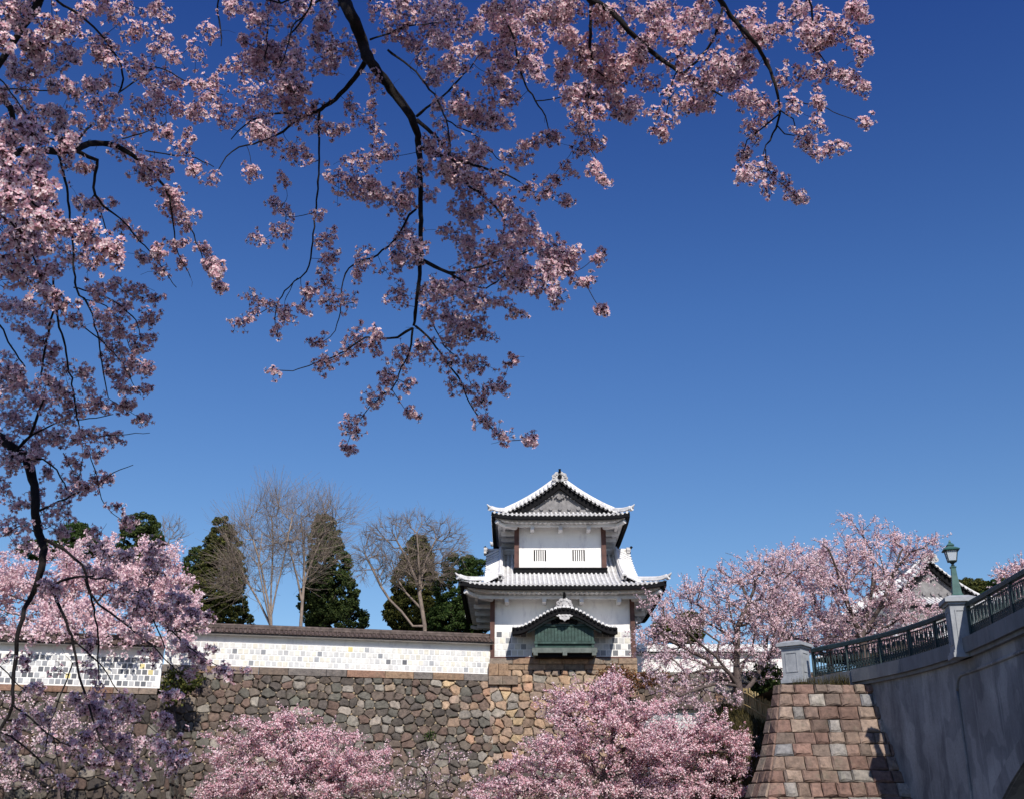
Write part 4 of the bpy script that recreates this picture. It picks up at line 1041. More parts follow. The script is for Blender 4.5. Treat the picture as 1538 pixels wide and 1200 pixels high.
# ------------------------------------------------------------------ trees
class Tree:
    """skeleton of nodes; grow() joins target points to the best existing node by curved limbs"""
    def __init__(s, seed): s.p = []; s.par = []; s.len = []; s.dir = []; s.rmin = []; s.r = np.random.default_rng(seed)
    def add(s, p, par, rmin=0.0):
        p = np.asarray(p, float); s.p.append(p); s.par.append(par); s.rmin.append(rmin)
        if par < 0: s.len.append(0.0); s.dir.append(np.array([0, 0, 1.0]))
        else:
            d = p - s.p[par]; l = np.linalg.norm(d); s.len.append(s.len[par]+l); s.dir.append(d/max(l, 1e-6))
        return len(s.p)-1
    def path(s, pts, par=-1, rm=None):
        ids = []
        for i, p in enumerate(pts): par = s.add(p, par, rm[i] if rm else 0); ids.append(par)
        return ids
    def grow(s, targets, seg=.4, w=.35, bend=.35, up=0.0, jit=.06, order=True, angle=.0):
        T = np.asarray(targets, float); base = np.array(s.p)
        if order:
            d = np.array([np.min(np.linalg.norm(base-t, axis=1)) for t in T]); T = T[np.argsort(d)]
        tips = []
        for t in T:
            A = np.array(s.p); L = np.array(s.len); D = np.array(s.dir)
            v = t-A; d = np.linalg.norm(v, axis=1)+1e-6
            cost = d + w*L
            if angle: cost = cost + angle*d*(1-np.einsum('ij,ij->i', v/d[:, None], D))
            j = int(np.argmin(cost)); n = max(1, int(d[j]/seg)); par = j
            c = A[j] + D[j]*d[j]*bend + np.array([0, 0, up*d[j]])
            for i in range(1, n+1):
                u = i/n; q = (1-u)**2*A[j] + 2*u*(1-u)*c + u*u*t
                if i < n: q = q + s.r.normal(0, jit*seg, 3)
                par = s.add(q, par)
            tips.append(par)
        return tips
    def radii(s, tip, p=2.4, rmax=None):
        n = len(s.p); acc = np.zeros(n); ch = np.zeros(n, int)
        for i in range(n):
            if s.par[i] >= 0: ch[s.par[i]] += 1
        rad = np.zeros(n)
        for i in range(n-1, -1, -1):
            if ch[i] == 0: acc[i] = tip**p
            rad[i] = acc[i]**(1/p)
            if s.par[i] >= 0: acc[s.par[i]] += acc[i]*1.003
        if rmax: rad = np.minimum(rad, rmax)
        return np.maximum(rad, np.array(s.rmin))
    def wood(s, mb, rad, nmax=8, m=0, rskip=0.0):
        n = len(s.p); kids = [[] for _ in range(n)]
        for i in range(n):
            if s.par[i] >= 0: kids[s.par[i]].append(i)
        starts = [i for i in range(n) if s.par[i] < 0]; done = []
        stack = [(i, -1) for i in starts]
        while stack:
            i, par = stack.pop(); chain = [i] if par < 0 else [par, i]; cur = i
            while kids[cur]:
                ks = sorted(kids[cur], key=lambda k: -rad[k])
                for k in ks[1:]: stack.append((k, cur))
                cur = ks[0]; chain.append(cur)
            if len(chain) < 2: continue
            rr = [float(rad[k]) for k in chain]
            if par >= 0: rr[0] = min(rr[0], rr[1]*1.25)
            if max(rr) < rskip: continue
            k = nmax if rr[1] > .04 else 5 if rr[1] > .012 else 4
            mb.sweep([Vector(s.p[q]) for q in chain], rr, k, m, True, cap=False)
def blob_pts(blobs, n, Y, r, zk=.8, shell=.35):
    """random points in pixel-sized ellipsoids standing at distance Y: (px,py,rx,ry[,dy])"""
    ar = np.array([b[2]*b[3] for b in blobs], float); pick = r.choice(len(blobs), n, p=ar/ar.sum()); out = []
    for k in pick:
        b = blobs[k]; v = r.normal(0, 1, 3); v /= np.linalg.norm(v); v *= r.uniform(shell, 1)**.5
        yy = Y + (b[4] if len(b) > 4 else 0); c = P(b[0], b[1], yy); sx = (P(b[0]+b[2], b[1], yy)-c).length; sz = (P(b[0], b[1]-b[3], yy)-c).length
        out.append((c.x+v[0]*sx, c.y+v[1]*sx*zk, c.z+v[2]*sz))
    return np.array(out)
def quads(cent, size, r, nrm=None, aspect=1.0, k=None):
    """loose small leaf faces: random orientation about nrm"""
    n = len(cent); v = r.normal(0, 1, (n, 3))
    if nrm is not None: v = v*.75 + nrm
    v /= np.linalg.norm(v, axis=1)[:, None]
    a = np.cross(v, r.normal(0, 1, (n, 3))); a /= np.linalg.norm(a, axis=1)[:, None]; b = np.cross(v, a)
    sz = (size*r.uniform(.6, 1.35, n))[:, None] if np.isscalar(size) else size[:, None]
    a = a*sz; b = b*sz*aspect
    V = np.stack([cent-a*.5, cent-b*.5+v*sz*.12, cent+a*.5, cent+b*.5+v*sz*.12], 1).reshape(-1, 3)
    return V, np.arange(4*n).reshape(n, 4)
def blossom_on(tree, ids, r, per, spread, size):
    P_ = np.array(tree.p); par = np.array(tree.par); ids = np.array(ids); ids = ids[par[ids] >= 0]
    a = P_[ids]; b = P_[par[ids]]
    n = len(ids)*per; k = np.repeat(np.arange(len(ids)), per); u = r.uniform(0, 1, n)[:, None]
    c = a[k]*(1-u) + b[k]*u
    # tufts: offsets shared by small groups so that blossom gathers in balls along the twig
    g = r.normal(0, spread, (len(ids)*max(1, per//6)+1, 3)); gi = (np.arange(n)//6) % len(g)
    return c + g[gi] + r.normal(0, spread*.45, (n, 3))
def cherry(label, base, trunk_pts, blobs, Y, nt, seed, per=9, size=.085, tip=.008, matb=None, w=.3, bend=.4, up=.02, tw=2, twl=.55, group=None, zk=.8, rb=None, shell=.3, spread=.055, rmax=None, cat='cherry tree', name='cherry_tree', bare=0.0, limbs=None, fill=0, vflat=1.0):
    r = np.random.default_rng(seed); T = Tree(seed)
    root = thing(name, base, label, cat, group)
    ids = T.path(trunk_pts, -1, rb)
    if limbs:
        for L in limbs: T.path(L[1:], ids[L[0]], [.05]*(len(L)-1))
    tg = blob_pts(blobs, nt, Y, r, zk, shell)
    tips = T.grow(tg, .45, w, bend, up, .10, True, .25)
    n0 = len(T.p)
    # flowering twigs at the ends
    tl = []
    cen = np.array(trunk_pts[-1])
    for t in tips:
        for q in range(tw):
            d = T.dir[t]*.9 + r.normal(0, .55, 3); d[2] = (d[2]+.12)*vflat; d /= np.linalg.norm(d)
            l = twl*r.uniform(.5, 1.3); p = T.p[t]; a = t
            for i in range(3):
                d = d + r.normal(0, .12, 3); p = p + d*l/3; a = T.add(p, a)
                if r.random() > bare: tl.append(a)
        if r.random() > bare: tl.append(t)
    rad = T.radii(tip, 2.25, rmax)
    mb = MB(); T.wood(mb, rad, 8); mb.build('trunk', matb or M_BARK, root)
    fl = [i for i in range(len(ids), n0) if rad[i] < tip*4.2 and r.random() > .25+bare]
    c = blossom_on(T, tl, r, per, spread, size); c2 = blossom_on(T, fl, r, max(3, per//2), spread*1.1, size) if fl else np.zeros((0, 3))
    c = np.concatenate([c, c2])
    return root, c, r, T, rad
def cherry_tree(label, *a, mbloom=None, **k):
    size = k.get('size', .085)
    root, c, r, T, rad = cherry(label, *a, **k)
    cm = c.mean(0); nrm = (c-cm); nrm /= np.linalg.norm(nrm, axis=1)[:, None]+1e-6
    V, Fq = quads(c, size, r, nrm*.55 + np.array(SUNV)[None]*.45, .95); fast_mesh('crown', V, Fq, mbloom or M_BLOOM, root)
    return root
def G(px, py, Y): p = P(px, py, Y); return (p.x, p.y, p.z)
GRP = 'cherry trees in blossom around the castle wall'
# big cherry at the left, over the lower plaster wall
cherry_tree('large pale pink cherry tree in full bloom above the lower plaster wall, far left', (*G(120, 900, 60.0)[:2], 8.1), [(*G(120, 900, 60)[:2], 8.1), G(118, 985, 60), G(112, 960, 60), G(105, 940, 60)],
   [(60, 872, 75, 50), (150, 850, 80, 45), (225, 860, 52, 50), (250, 905, 46, 45), (170, 900, 80, 50), (20, 910, 70, 50), (-60, 880, 80, 60), (110, 935, 60, 40, -2.5), (180, 950, 45, 22, -3), (280, 935, 24, 36, -2), (262, 965, 26, 14, -3), (60, 960, 60, 18, -3)], 60, 700, 101, per=11, size=.115, group=GRP, spread=.10, twl=.7, rb=[.35, .32, .28, .24], tip=.007)
# cherry in front of the long wall
cherry_tree('pink cherry tree with layered level sprays before the long rubble wall, left of centre', (*G(440, 1200, 51)[:2], 0), [(*G(440, 1200, 51)[:2], 0), (*G(440, 1200, 51)[:2], 1.6), G(441, 1180, 51), G(445, 1150, 51)],
   [(350, 1140, 50, 12), (420, 1115, 70, 14), (470, 1135, 75, 20), (520, 1150, 60, 18), (335, 1108, 25, 7), (400, 1090, 55, 9), (445, 1078, 28, 7), (490, 1105, 50, 10), (400, 1165, 85, 14), (520, 1178, 65, 14), (350, 1188, 60, 12), (565, 1128, 30, 5), (560, 1172, 30, 10), (440, 1190, 90, 14)], 51, 400, 102, per=18, vflat=.45, tip=.010, size=.066, group=GRP, spread=.07, mbloom=M_BLOOM2, rb=[.22, .2, .17, .13], up=-.03, twl=.6)
# low cherry at the right foot of the turret
cherry_tree('broad deep pink cherry tree, lower centre, hiding the wall foot below the turret', (*G(905, 1200, 47)[:2], 0), [(*G(905, 1200, 47)[:2], 0), (*G(905, 1200, 47)[:2], 1.8), G(908, 1175, 47), G(915, 1150, 47)],
   [(905, 1042, 45, 12), (870, 1062, 50, 13), (945, 1066, 55, 14), (890, 1088, 75, 14), (970, 1098, 45, 14), (850, 1115, 60, 15), (930, 1122, 75, 14), (820, 1148, 65, 13), (900, 1152, 70, 14), (985, 1140, 50, 12), (780, 1178, 60, 12), (870, 1185, 80, 14), (960, 1180, 60, 14), (740, 1198, 40, 9), (850, 1046, 20, 10), (925, 1024, 24, 7), (985, 1062, 22, 8)], 47, 500, 103, per=19, vflat=.45, tip=.010, size=.066, bare=.06, group=GRP, spread=.075, mbloom=M_BLOOM2, rb=[.26, .24, .2, .16], twl=.6)
cherry_tree('pink cherry tree with reddish twigs just left of the cut stone abutment', (*G(1040, 1200, 45)[:2], 0), [(*G(1040, 1200, 45)[:2], 0), (*G(1040, 1200, 45)[:2], 1.6), G(1042, 1185, 45), G(1045, 1165, 45)],
   [(1030, 1128, 50, 12), (1075, 1118, 40, 9), (1090, 1150, 40, 12), (1040, 1160, 60, 13), (1000, 1130, 35, 14), (1110, 1128, 24, 6), (1085, 1185, 45, 10), (1030, 1190, 60, 12), (1060, 1100, 35, 8), (1005, 1100, 25, 12), (1065, 1086, 35, 8), (1100, 1108, 30, 7)], 45, 280, 104, per=16, vflat=.5, tip=.009, size=.062, group=GRP, spread=.07, mbloom=M_BLOOM2, rb=[.2, .18, .15, .12], twl=.55, bare=.1)
# old cherry on the bank
bx_, by_, bz_ = G(1118, 1072, 50)
cherry_tree('old cherry tree with dark spreading trunks on the grassy bank left of the grey pedestal', (bx_, by_, BANK(bx_, by_)), [(bx_, by_, BANK(bx_, by_)-.1), G(1114, 1060, 50), G(1112, 1045, 50), G(1108, 1030, 50)],
   [(1030, 915, 55, 35), (1000, 955, 40, 30), (1090, 900, 70, 45), (1150, 890, 60, 50), (1170, 930, 50, 45), (1060, 960, 70, 35), (1010, 1000, 45, 22, -1), (1130, 960, 50, 40), (1030, 1040, 40, 18, -1), (1120, 860, 50, 20), (980, 910, 20, 12), (985, 985, 30, 18), (1070, 1010, 35, 20), (1170, 850, 50, 18), (1005, 1028, 45, 13, -1), (1050, 1058, 40, 9, -1), (1140, 1005, 40, 25, 1), (1090, 1040, 30, 14, -1.5), (975, 955, 22, 14)], 50, 600, 105, per=9, size=.066, group=GRP, spread=.06, rb=[.26, .24, .22, .2], tip=.0085, bare=.12,
   limbs=[[3, G(1095, 1010, 49.5), G(1075, 985, 49), G(1050, 965, 48.5), G(1030, 945, 48)], [3, G(1106, 1000, 50), G(1107, 970, 50), G(1108, 940, 50), G(1125, 905, 50)], [2, G(1130, 1025, 50), G(1145, 1000, 50.5), G(1165, 975, 51), G(1178, 945, 51.5), G(1190, 915, 52)], [3, G(1080, 1025, 49), G(1055, 1032, 48.5), G(1020, 1045, 48)], [3, G(1115, 1000, 51), G(1130, 975, 52), G(1135, 940, 52)]])
# behind the railing
cherry_tree('tall airy cherry tree behind the curved railing, forked trunk bare low down', (*G(1298, 960, 56)[:2], 8.5), [(*G(1296, 960, 56)[:2], 8.5), G(1297, 968, 56), G(1294, 955, 56)],
   [(1290, 800, 30, 28), (1255, 845, 50, 40), (1320, 830, 55, 42), (1370, 815, 40, 22), (1300, 880, 70, 45), (1372, 850, 28, 28), (1400, 820, 25, 10), (1240, 900, 45, 40), (1350, 920, 60, 35), (1405, 925, 22, 14), (1375, 832, 25, 14), (1270, 945, 60, 22), (1350, 945, 70, 18, 1), (1330, 885, 40, 26, 1)], 56, 430, 106, per=11, size=.072, group=GRP, spread=.06, rb=[.22, .2, .18], tip=.0085, up=.03,
   limbs=[[2, G(1280, 925, 56), G(1265, 890, 56), G(1255, 850, 55.5), G(1245, 825, 55)], [2, G(1302, 925, 56), G(1310, 885, 56.5), G(1312, 840, 57), G(1300, 810, 57)], [2, G(1320, 915, 56), G(1340, 870, 55.5), G(1352, 830, 55)]])
cherry_tree('slender cherry tree between the old bank cherry and the tall railing cherry', (*G(1240, 975, 60)[:2], 8.5), [(*G(1245, 975, 60)[:2], 8.5), G(1246, 985, 60), G(1243, 960, 60), G(1240, 930, 60)],
   [(1200, 850, 45, 30), (1180, 880, 45, 40), (1225, 900, 50, 45), (1210, 940, 60, 30), (1240, 850, 30, 30), (1160, 930, 40, 40), (1150, 850, 30, 14), (1215, 965, 60, 22), (1290, 965, 60, 16, 3)], 60, 430, 107, per=11, size=.078, group=GRP, spread=.07, rb=[.2, .18, .16, .12], tip=.0085)
cherry_tree('small cherry tree tip with loose pink twigs above the railing at the right edge', (*G(1530, 900, 50)[:2], 8.0), [(*G(1530, 900, 50)[:2], 8.0), G(1530, 930, 50), G(1528, 905, 50)],
   [(1520, 868, 22, 18), (1545, 870, 25, 30), (1530, 890, 30, 20)], 50, 110, 108, per=7, size=.085, group=GRP, spread=.06, rb=[.12, .1, .08])
cherry_tree('thin pale cherry tree before the lower wall, far left, behind dark branches', (*G(90, 1200, 52)[:2], 0), [(*G(90, 1200, 52)[:2], 0), (*G(90, 1200, 52)[:2], 1.6), G(92, 1180, 52), G(96, 1150, 52)],
   [(30, 1060, 45, 25), (110, 1070, 60, 25), (180, 1085, 45, 16), (60, 1110, 70, 30), (150, 1110, 50, 25), (0, 1150, 50, 30), (200, 1110, 40, 10), (30, 1180, 50, 20)], 52, 120, 109, per=7, size=.085, group=GRP, spread=.06, rb=[.18, .16, .13, .1], bare=.15)
cherry_tree('sparse leafing cherry sapling with few pale blossoms against the rubble wall, centre', (*G(640, 1200, 50)[:2], 0), [(*G(640, 1200, 50)[:2], 0), (*G(640, 1200, 50)[:2], 1.8), G(642, 1180, 50), G(640, 1165, 50)],
   [(620, 1160, 40, 30), (660, 1150, 45, 35), (600, 1185, 40, 18), (680, 1180, 40, 20)], 50, 90, 110, per=4, size=.07, group=GRP, spread=.06, rb=[.1, .09, .07, .05], bare=.62, tip=.006)

# reddish shrub on the wall edge right of the turret
def shrub(label, blobs, Y, n, seed, mleaf, size, base, cat='shrub', name='shrub', tip=.008):
    r = np.random.default_rng(seed); T = Tree(seed); root = thing(name, base, label, cat)
    T.path([base, (base[0], base[1], base[2]+.3)], -1, [.05, .045])
    tips = T.grow(blob_pts(blobs, n, Y, r, .7), .25, .2, .3, .05); rad = T.radii(tip)
    mb = MB(); T.wood(mb, rad, 6); mb.build('stem', M_BARK, root)
    c = blossom_on(T, tips, r, 26, .10, size); V, Fq = quads(c, size, r); fast_mesh('foliage', V, Fq, mleaf, root)
shrub('reddish brown budding shrub on the ledge right of the turret base', [(925, 1012, 30, 12), (955, 1022, 32, 12), (985, 1015, 25, 10)], 63.0, 160, 201, M_SHRUB, .09, (*G(950, 1040, 63)[:2], 8.9))
shrub('dark green shrub growing in the corner where the lower wall meets the long wall', [(265, 1025, 22, 18), (285, 1020, 18, 16), (250, 1045, 18, 14)], 58.5, 170, 202, M_NEEDLE2, .11, (*G(268, 1060, 58.5)[:2], 7.6))
shrub('dark evergreen shrub in the shade behind the bamboo fence', [(1150, 1020, 25, 26), (1165, 1045, 22, 18), (1140, 1050, 20, 18)], 52.5, 220, 203, M_NEEDLE, .12, (*G(1150, 1080, 52.5)[:2], 6.3))
shrub('small green weed growing out of the rubble wall', [(642, 1104, 7, 5), (650, 1102, 5, 4)], 62.0, 12, 204, M_LEAF, .07, G(645, 1107, 62.0), 'weed', 'wall_weed', .003)

# evergreens on the terrace
def evergreen(label, blobs, Y, nclump, per, size, seed, base_px, matl, bz=9.7, clump=.27, cat='evergreen tree', trunk_r=.3, fill=.72, name='evergreen_tree'):
    r = np.random.default_rng(seed); b = G(base_px, 950, Y); base = (b[0], Y, bz)
    root = thing(name, base, label, cat, 'evergreen trees on the castle terrace')
    T = Tree(seed); top = min(bl[1]-bl[3] for bl in blobs); tpx = [bl for bl in blobs if bl[1]-bl[3] == top][0][0]
    tp = np.array(G(tpx, top+6, Y)); pts = [np.array(base)*(1-u)+tp*u + r.normal(0, .05, 3) for u in np.linspace(0, .93, 9)]
    T.path(pts, -1, [trunk_r*(1-u*.85) for u in np.linspace(0, 1, 9)])
    nclump = int(nclump*3.4); cp = blob_pts(blobs, nclump, Y, r, .85, fill)
    T.grow(cp, .5, .25, .2, -.02); rad = T.radii(.012, 2.3, trunk_r); mb = MB(); T.wood(mb, rad, 7); mb.build('trunk', M_BARK, root)
    cs = clump*r.uniform(.6, 1.3, len(cp)); k = np.repeat(np.arange(len(cp)), per); v = r.normal(0, 1, (len(k), 3)); v /= np.linalg.norm(v, axis=1)[:, None]
    nr = v.copy(); v[:, 2] *= .62; c = cp[k] + v*(cs[k]*r.uniform(.35, 1, len(k))**.5)[:, None]
    V, Fq = quads(c, size*.62, r, nr*.6, .6); fast_mesh('crown', V, Fq, matl, root)
evergreen('tall rounded dark evergreen column left of the pale bare trees', [(333, 798, 15, 22), (333, 825, 28, 34), (332, 848, 33, 34), (330, 870, 38, 45), (320, 890, 38, 35), (328, 915, 42, 40), (345, 935, 38, 25)], 78, 250, 90, .24, 301, 332, M_NEEDLE2)
evergreen('bushy evergreen low beside the big cherry, filling the gap above the wall', [(295, 845, 18, 25), (295, 895, 25, 40), (300, 935, 30, 25)], 82, 110, 90, .24, 302, 297, M_NEEDLE)
evergreen('dark evergreen with a broad foot and narrow round top behind the pale bare trees', [(487, 790, 15, 18), (488, 815, 24, 28), (494, 850, 32, 38), (500, 895, 38, 40), (508, 930, 46, 24), (475, 905, 25, 40)], 79, 270, 90, .24, 303, 495, M_NEEDLE)
evergreen('rounded olive evergreen wrapped by the spreading bare tree', [(627, 820, 14, 16), (626, 843, 25, 26), (622, 875, 33, 35), (618, 920, 40, 35), (645, 930, 45, 25)], 80, 260, 90, .24, 304, 622, M_NEEDLE2)
evergreen('broad loose evergreen close to the left of the turret', [(690, 850, 24, 20), (690, 890, 36, 35), (712, 920, 30, 35), (680, 930, 40, 28), (718, 850, 14, 12)], 77, 220, 80, .22, 305, 690, M_LEAF)
evergreen('small rounded evergreen top showing over the big cherry at the left', [(210, 790, 26, 18), (212, 815, 34, 25), (205, 850, 35, 30)], 80, 130, 90, .24, 306, 210, M_NEEDLE)
evergreen('lighter green tree top at the far left over the cherry', [(112, 800, 24, 14), (118, 820, 32, 20), (60, 825, 30, 14)], 82, 120, 70, .24, 307, 112, M_LEAF)
evergreen('loose dark pine beside the right eave of the turret', [(1005, 945, 26, 16), (990, 950, 10, 10), (1025, 955, 30, 14), (1035, 935, 22, 16)], 84, 110, 80, .24, 308, 1015, M_NEEDLE2, 9)
evergreen('flat topped dark pine beyond the lamp pedestal', [(1455, 880, 26, 9), (1490, 884, 26, 9), (1470, 895, 40, 12)], 92, 110, 80, .26, 309, 1470, M_NEEDLE2, 9)
evergreen('light green broadleaf tree top behind the railing at the far right', [(1505, 880, 20, 10), (1522, 884, 26, 14), (1500, 900, 35, 12)], 80, 100, 70, .24, 310, 1510, M_LEAF, 9)

# bare trees
def bare_tree(label, base_px, Y, trunk, blobs, nt, seed, up, bend, matb, tip=.011, tw=7, twl=.9, limbs=None, bz=9.7, w=.22, upd=.5, angle=.5, rb=.22):
    r = np.random.default_rng(seed); T = Tree(seed); b = G(base_px, 955, Y)
    root = thing('bare_tree', (b[0], Y, bz), label, 'bare tree', 'leafless trees on the castle terrace')
    pts = [(b[0], Y, bz)] + [G(*t, Y) for t in trunk]; ids = T.path(pts, -1, list(np.linspace(rb, rb*.6, len(pts))))
    for L in (limbs or []): T.path([G(x, y, Y+dy) for x, y, dy in L[1:]], ids[L[0]], list(np.linspace(rb*.5, rb*.22, len(L)-1)))
    tips = T.grow(blob_pts(blobs, nt, Y, r, .7, .15), .5, w, bend, up, .07, True, angle)
    for t in tips:
        for q in range(tw):
            d = T.dir[t] + r.normal(0, .34, 3); d[2] += upd; d /= np.linalg.norm(d); l = twl*r.uniform(.5, 1.3); p = T.p[t]; a = t
            for i in range(3): d = d + r.normal(0, .08, 3); p = p + d*l/3; a = T.add(p, a)
    rad = T.radii(tip, 2.5, rb); mb = MB(); T.wood(mb, rad, 7); mb.build('trunk', matb, root)
bare_tree('pale upswept bare tree with broom like twigs, left of the two pale bare trees', 408, 72, [(407, 940), (407, 925)], [(360, 830, 30, 60), (395, 790, 35, 45), (425, 800, 30, 60), (410, 757, 28, 18), (345, 860, 14, 60), (385, 850, 40, 60)], 260, 401, .12, .75, M_BARE, .0055, 6, 1.8,
   [[2, (400, 890, 0), (392, 850, 0), (380, 810, 0), (368, 780, 0)], [2, (407, 890, .4), (409, 850, .6), (410, 810, .7), (408, 775, .7)], [2, (414, 890, 0), (424, 850, -.3), (432, 810, -.4), (438, 780, -.5)], [1, (390, 905, .3), (370, 870, .5), (352, 835, .6), (338, 800, .6)], [1, (398, 900, -.5), (388, 850, -.8), (394, 800, -.9)]], 9.7, .16, .7, .5, .11)
bare_tree('pale bare tree with twigs fanning outward over the dark evergreen', 452, 73, [(452, 935), (454, 905), (456, 880)], [(455, 790, 30, 45), (485, 785, 38, 36), (515, 772, 24, 18), (470, 760, 30, 14), (440, 830, 30, 40), (500, 830, 25, 20), (460, 850, 30, 40)], 230, 402, .08, .6, M_BARE, .0055, 6, 1.6,
   [[3, (457, 850, 0), (456, 815, 0), (452, 780, 0)], [3, (465, 850, .3), (480, 815, .5), (500, 785, .6)], [2, (447, 870, 0), (438, 835, -.3), (432, 800, -.4)]], 9.7, .16, .5, .5, .13)
bare_tree('wide spreading grey bare tree with crooked forked limbs left of the turret', 640, 74, [(638, 940), (634, 915), (630, 890)], [(560, 820, 28, 28), (590, 795, 35, 22), (625, 790, 30, 16), (655, 800, 38, 20), (680, 825, 24, 22), (585, 850, 30, 30), (640, 840, 40, 30), (545, 850, 12, 25), (625, 860, 60, 25)], 560, 403, .02, .3, M_BARE2, .0055, 7, .7,
   [[1, (620, 940, 0), (603, 918, 0), (585, 900, 0), (572, 880, 0), (560, 855, 0), (550, 835, 0)], [3, (624, 868, 0), (614, 845, 0), (602, 822, 0), (590, 800, 0)], [3, (634, 862, 0), (642, 835, 0), (655, 810, 0)], [2, (610, 890, .5), (596, 868, .8), (588, 840, 1)], [3, (630, 862, -.4), (628, 830, -.5), (626, 800, -.5)]], 9.7, .22, .15, .5, .14)
bare_tree('thin bare tree top behind the big cherry at the left', 258, 84, [(257, 870), (256, 830)], [(255, 800, 22, 18), (245, 795, 14, 14), (270, 800, 14, 16)], 60, 404, .08, .5, M_BARE2, .0075, 3, .7, None, 9.7, .2, .4, .5, .07)
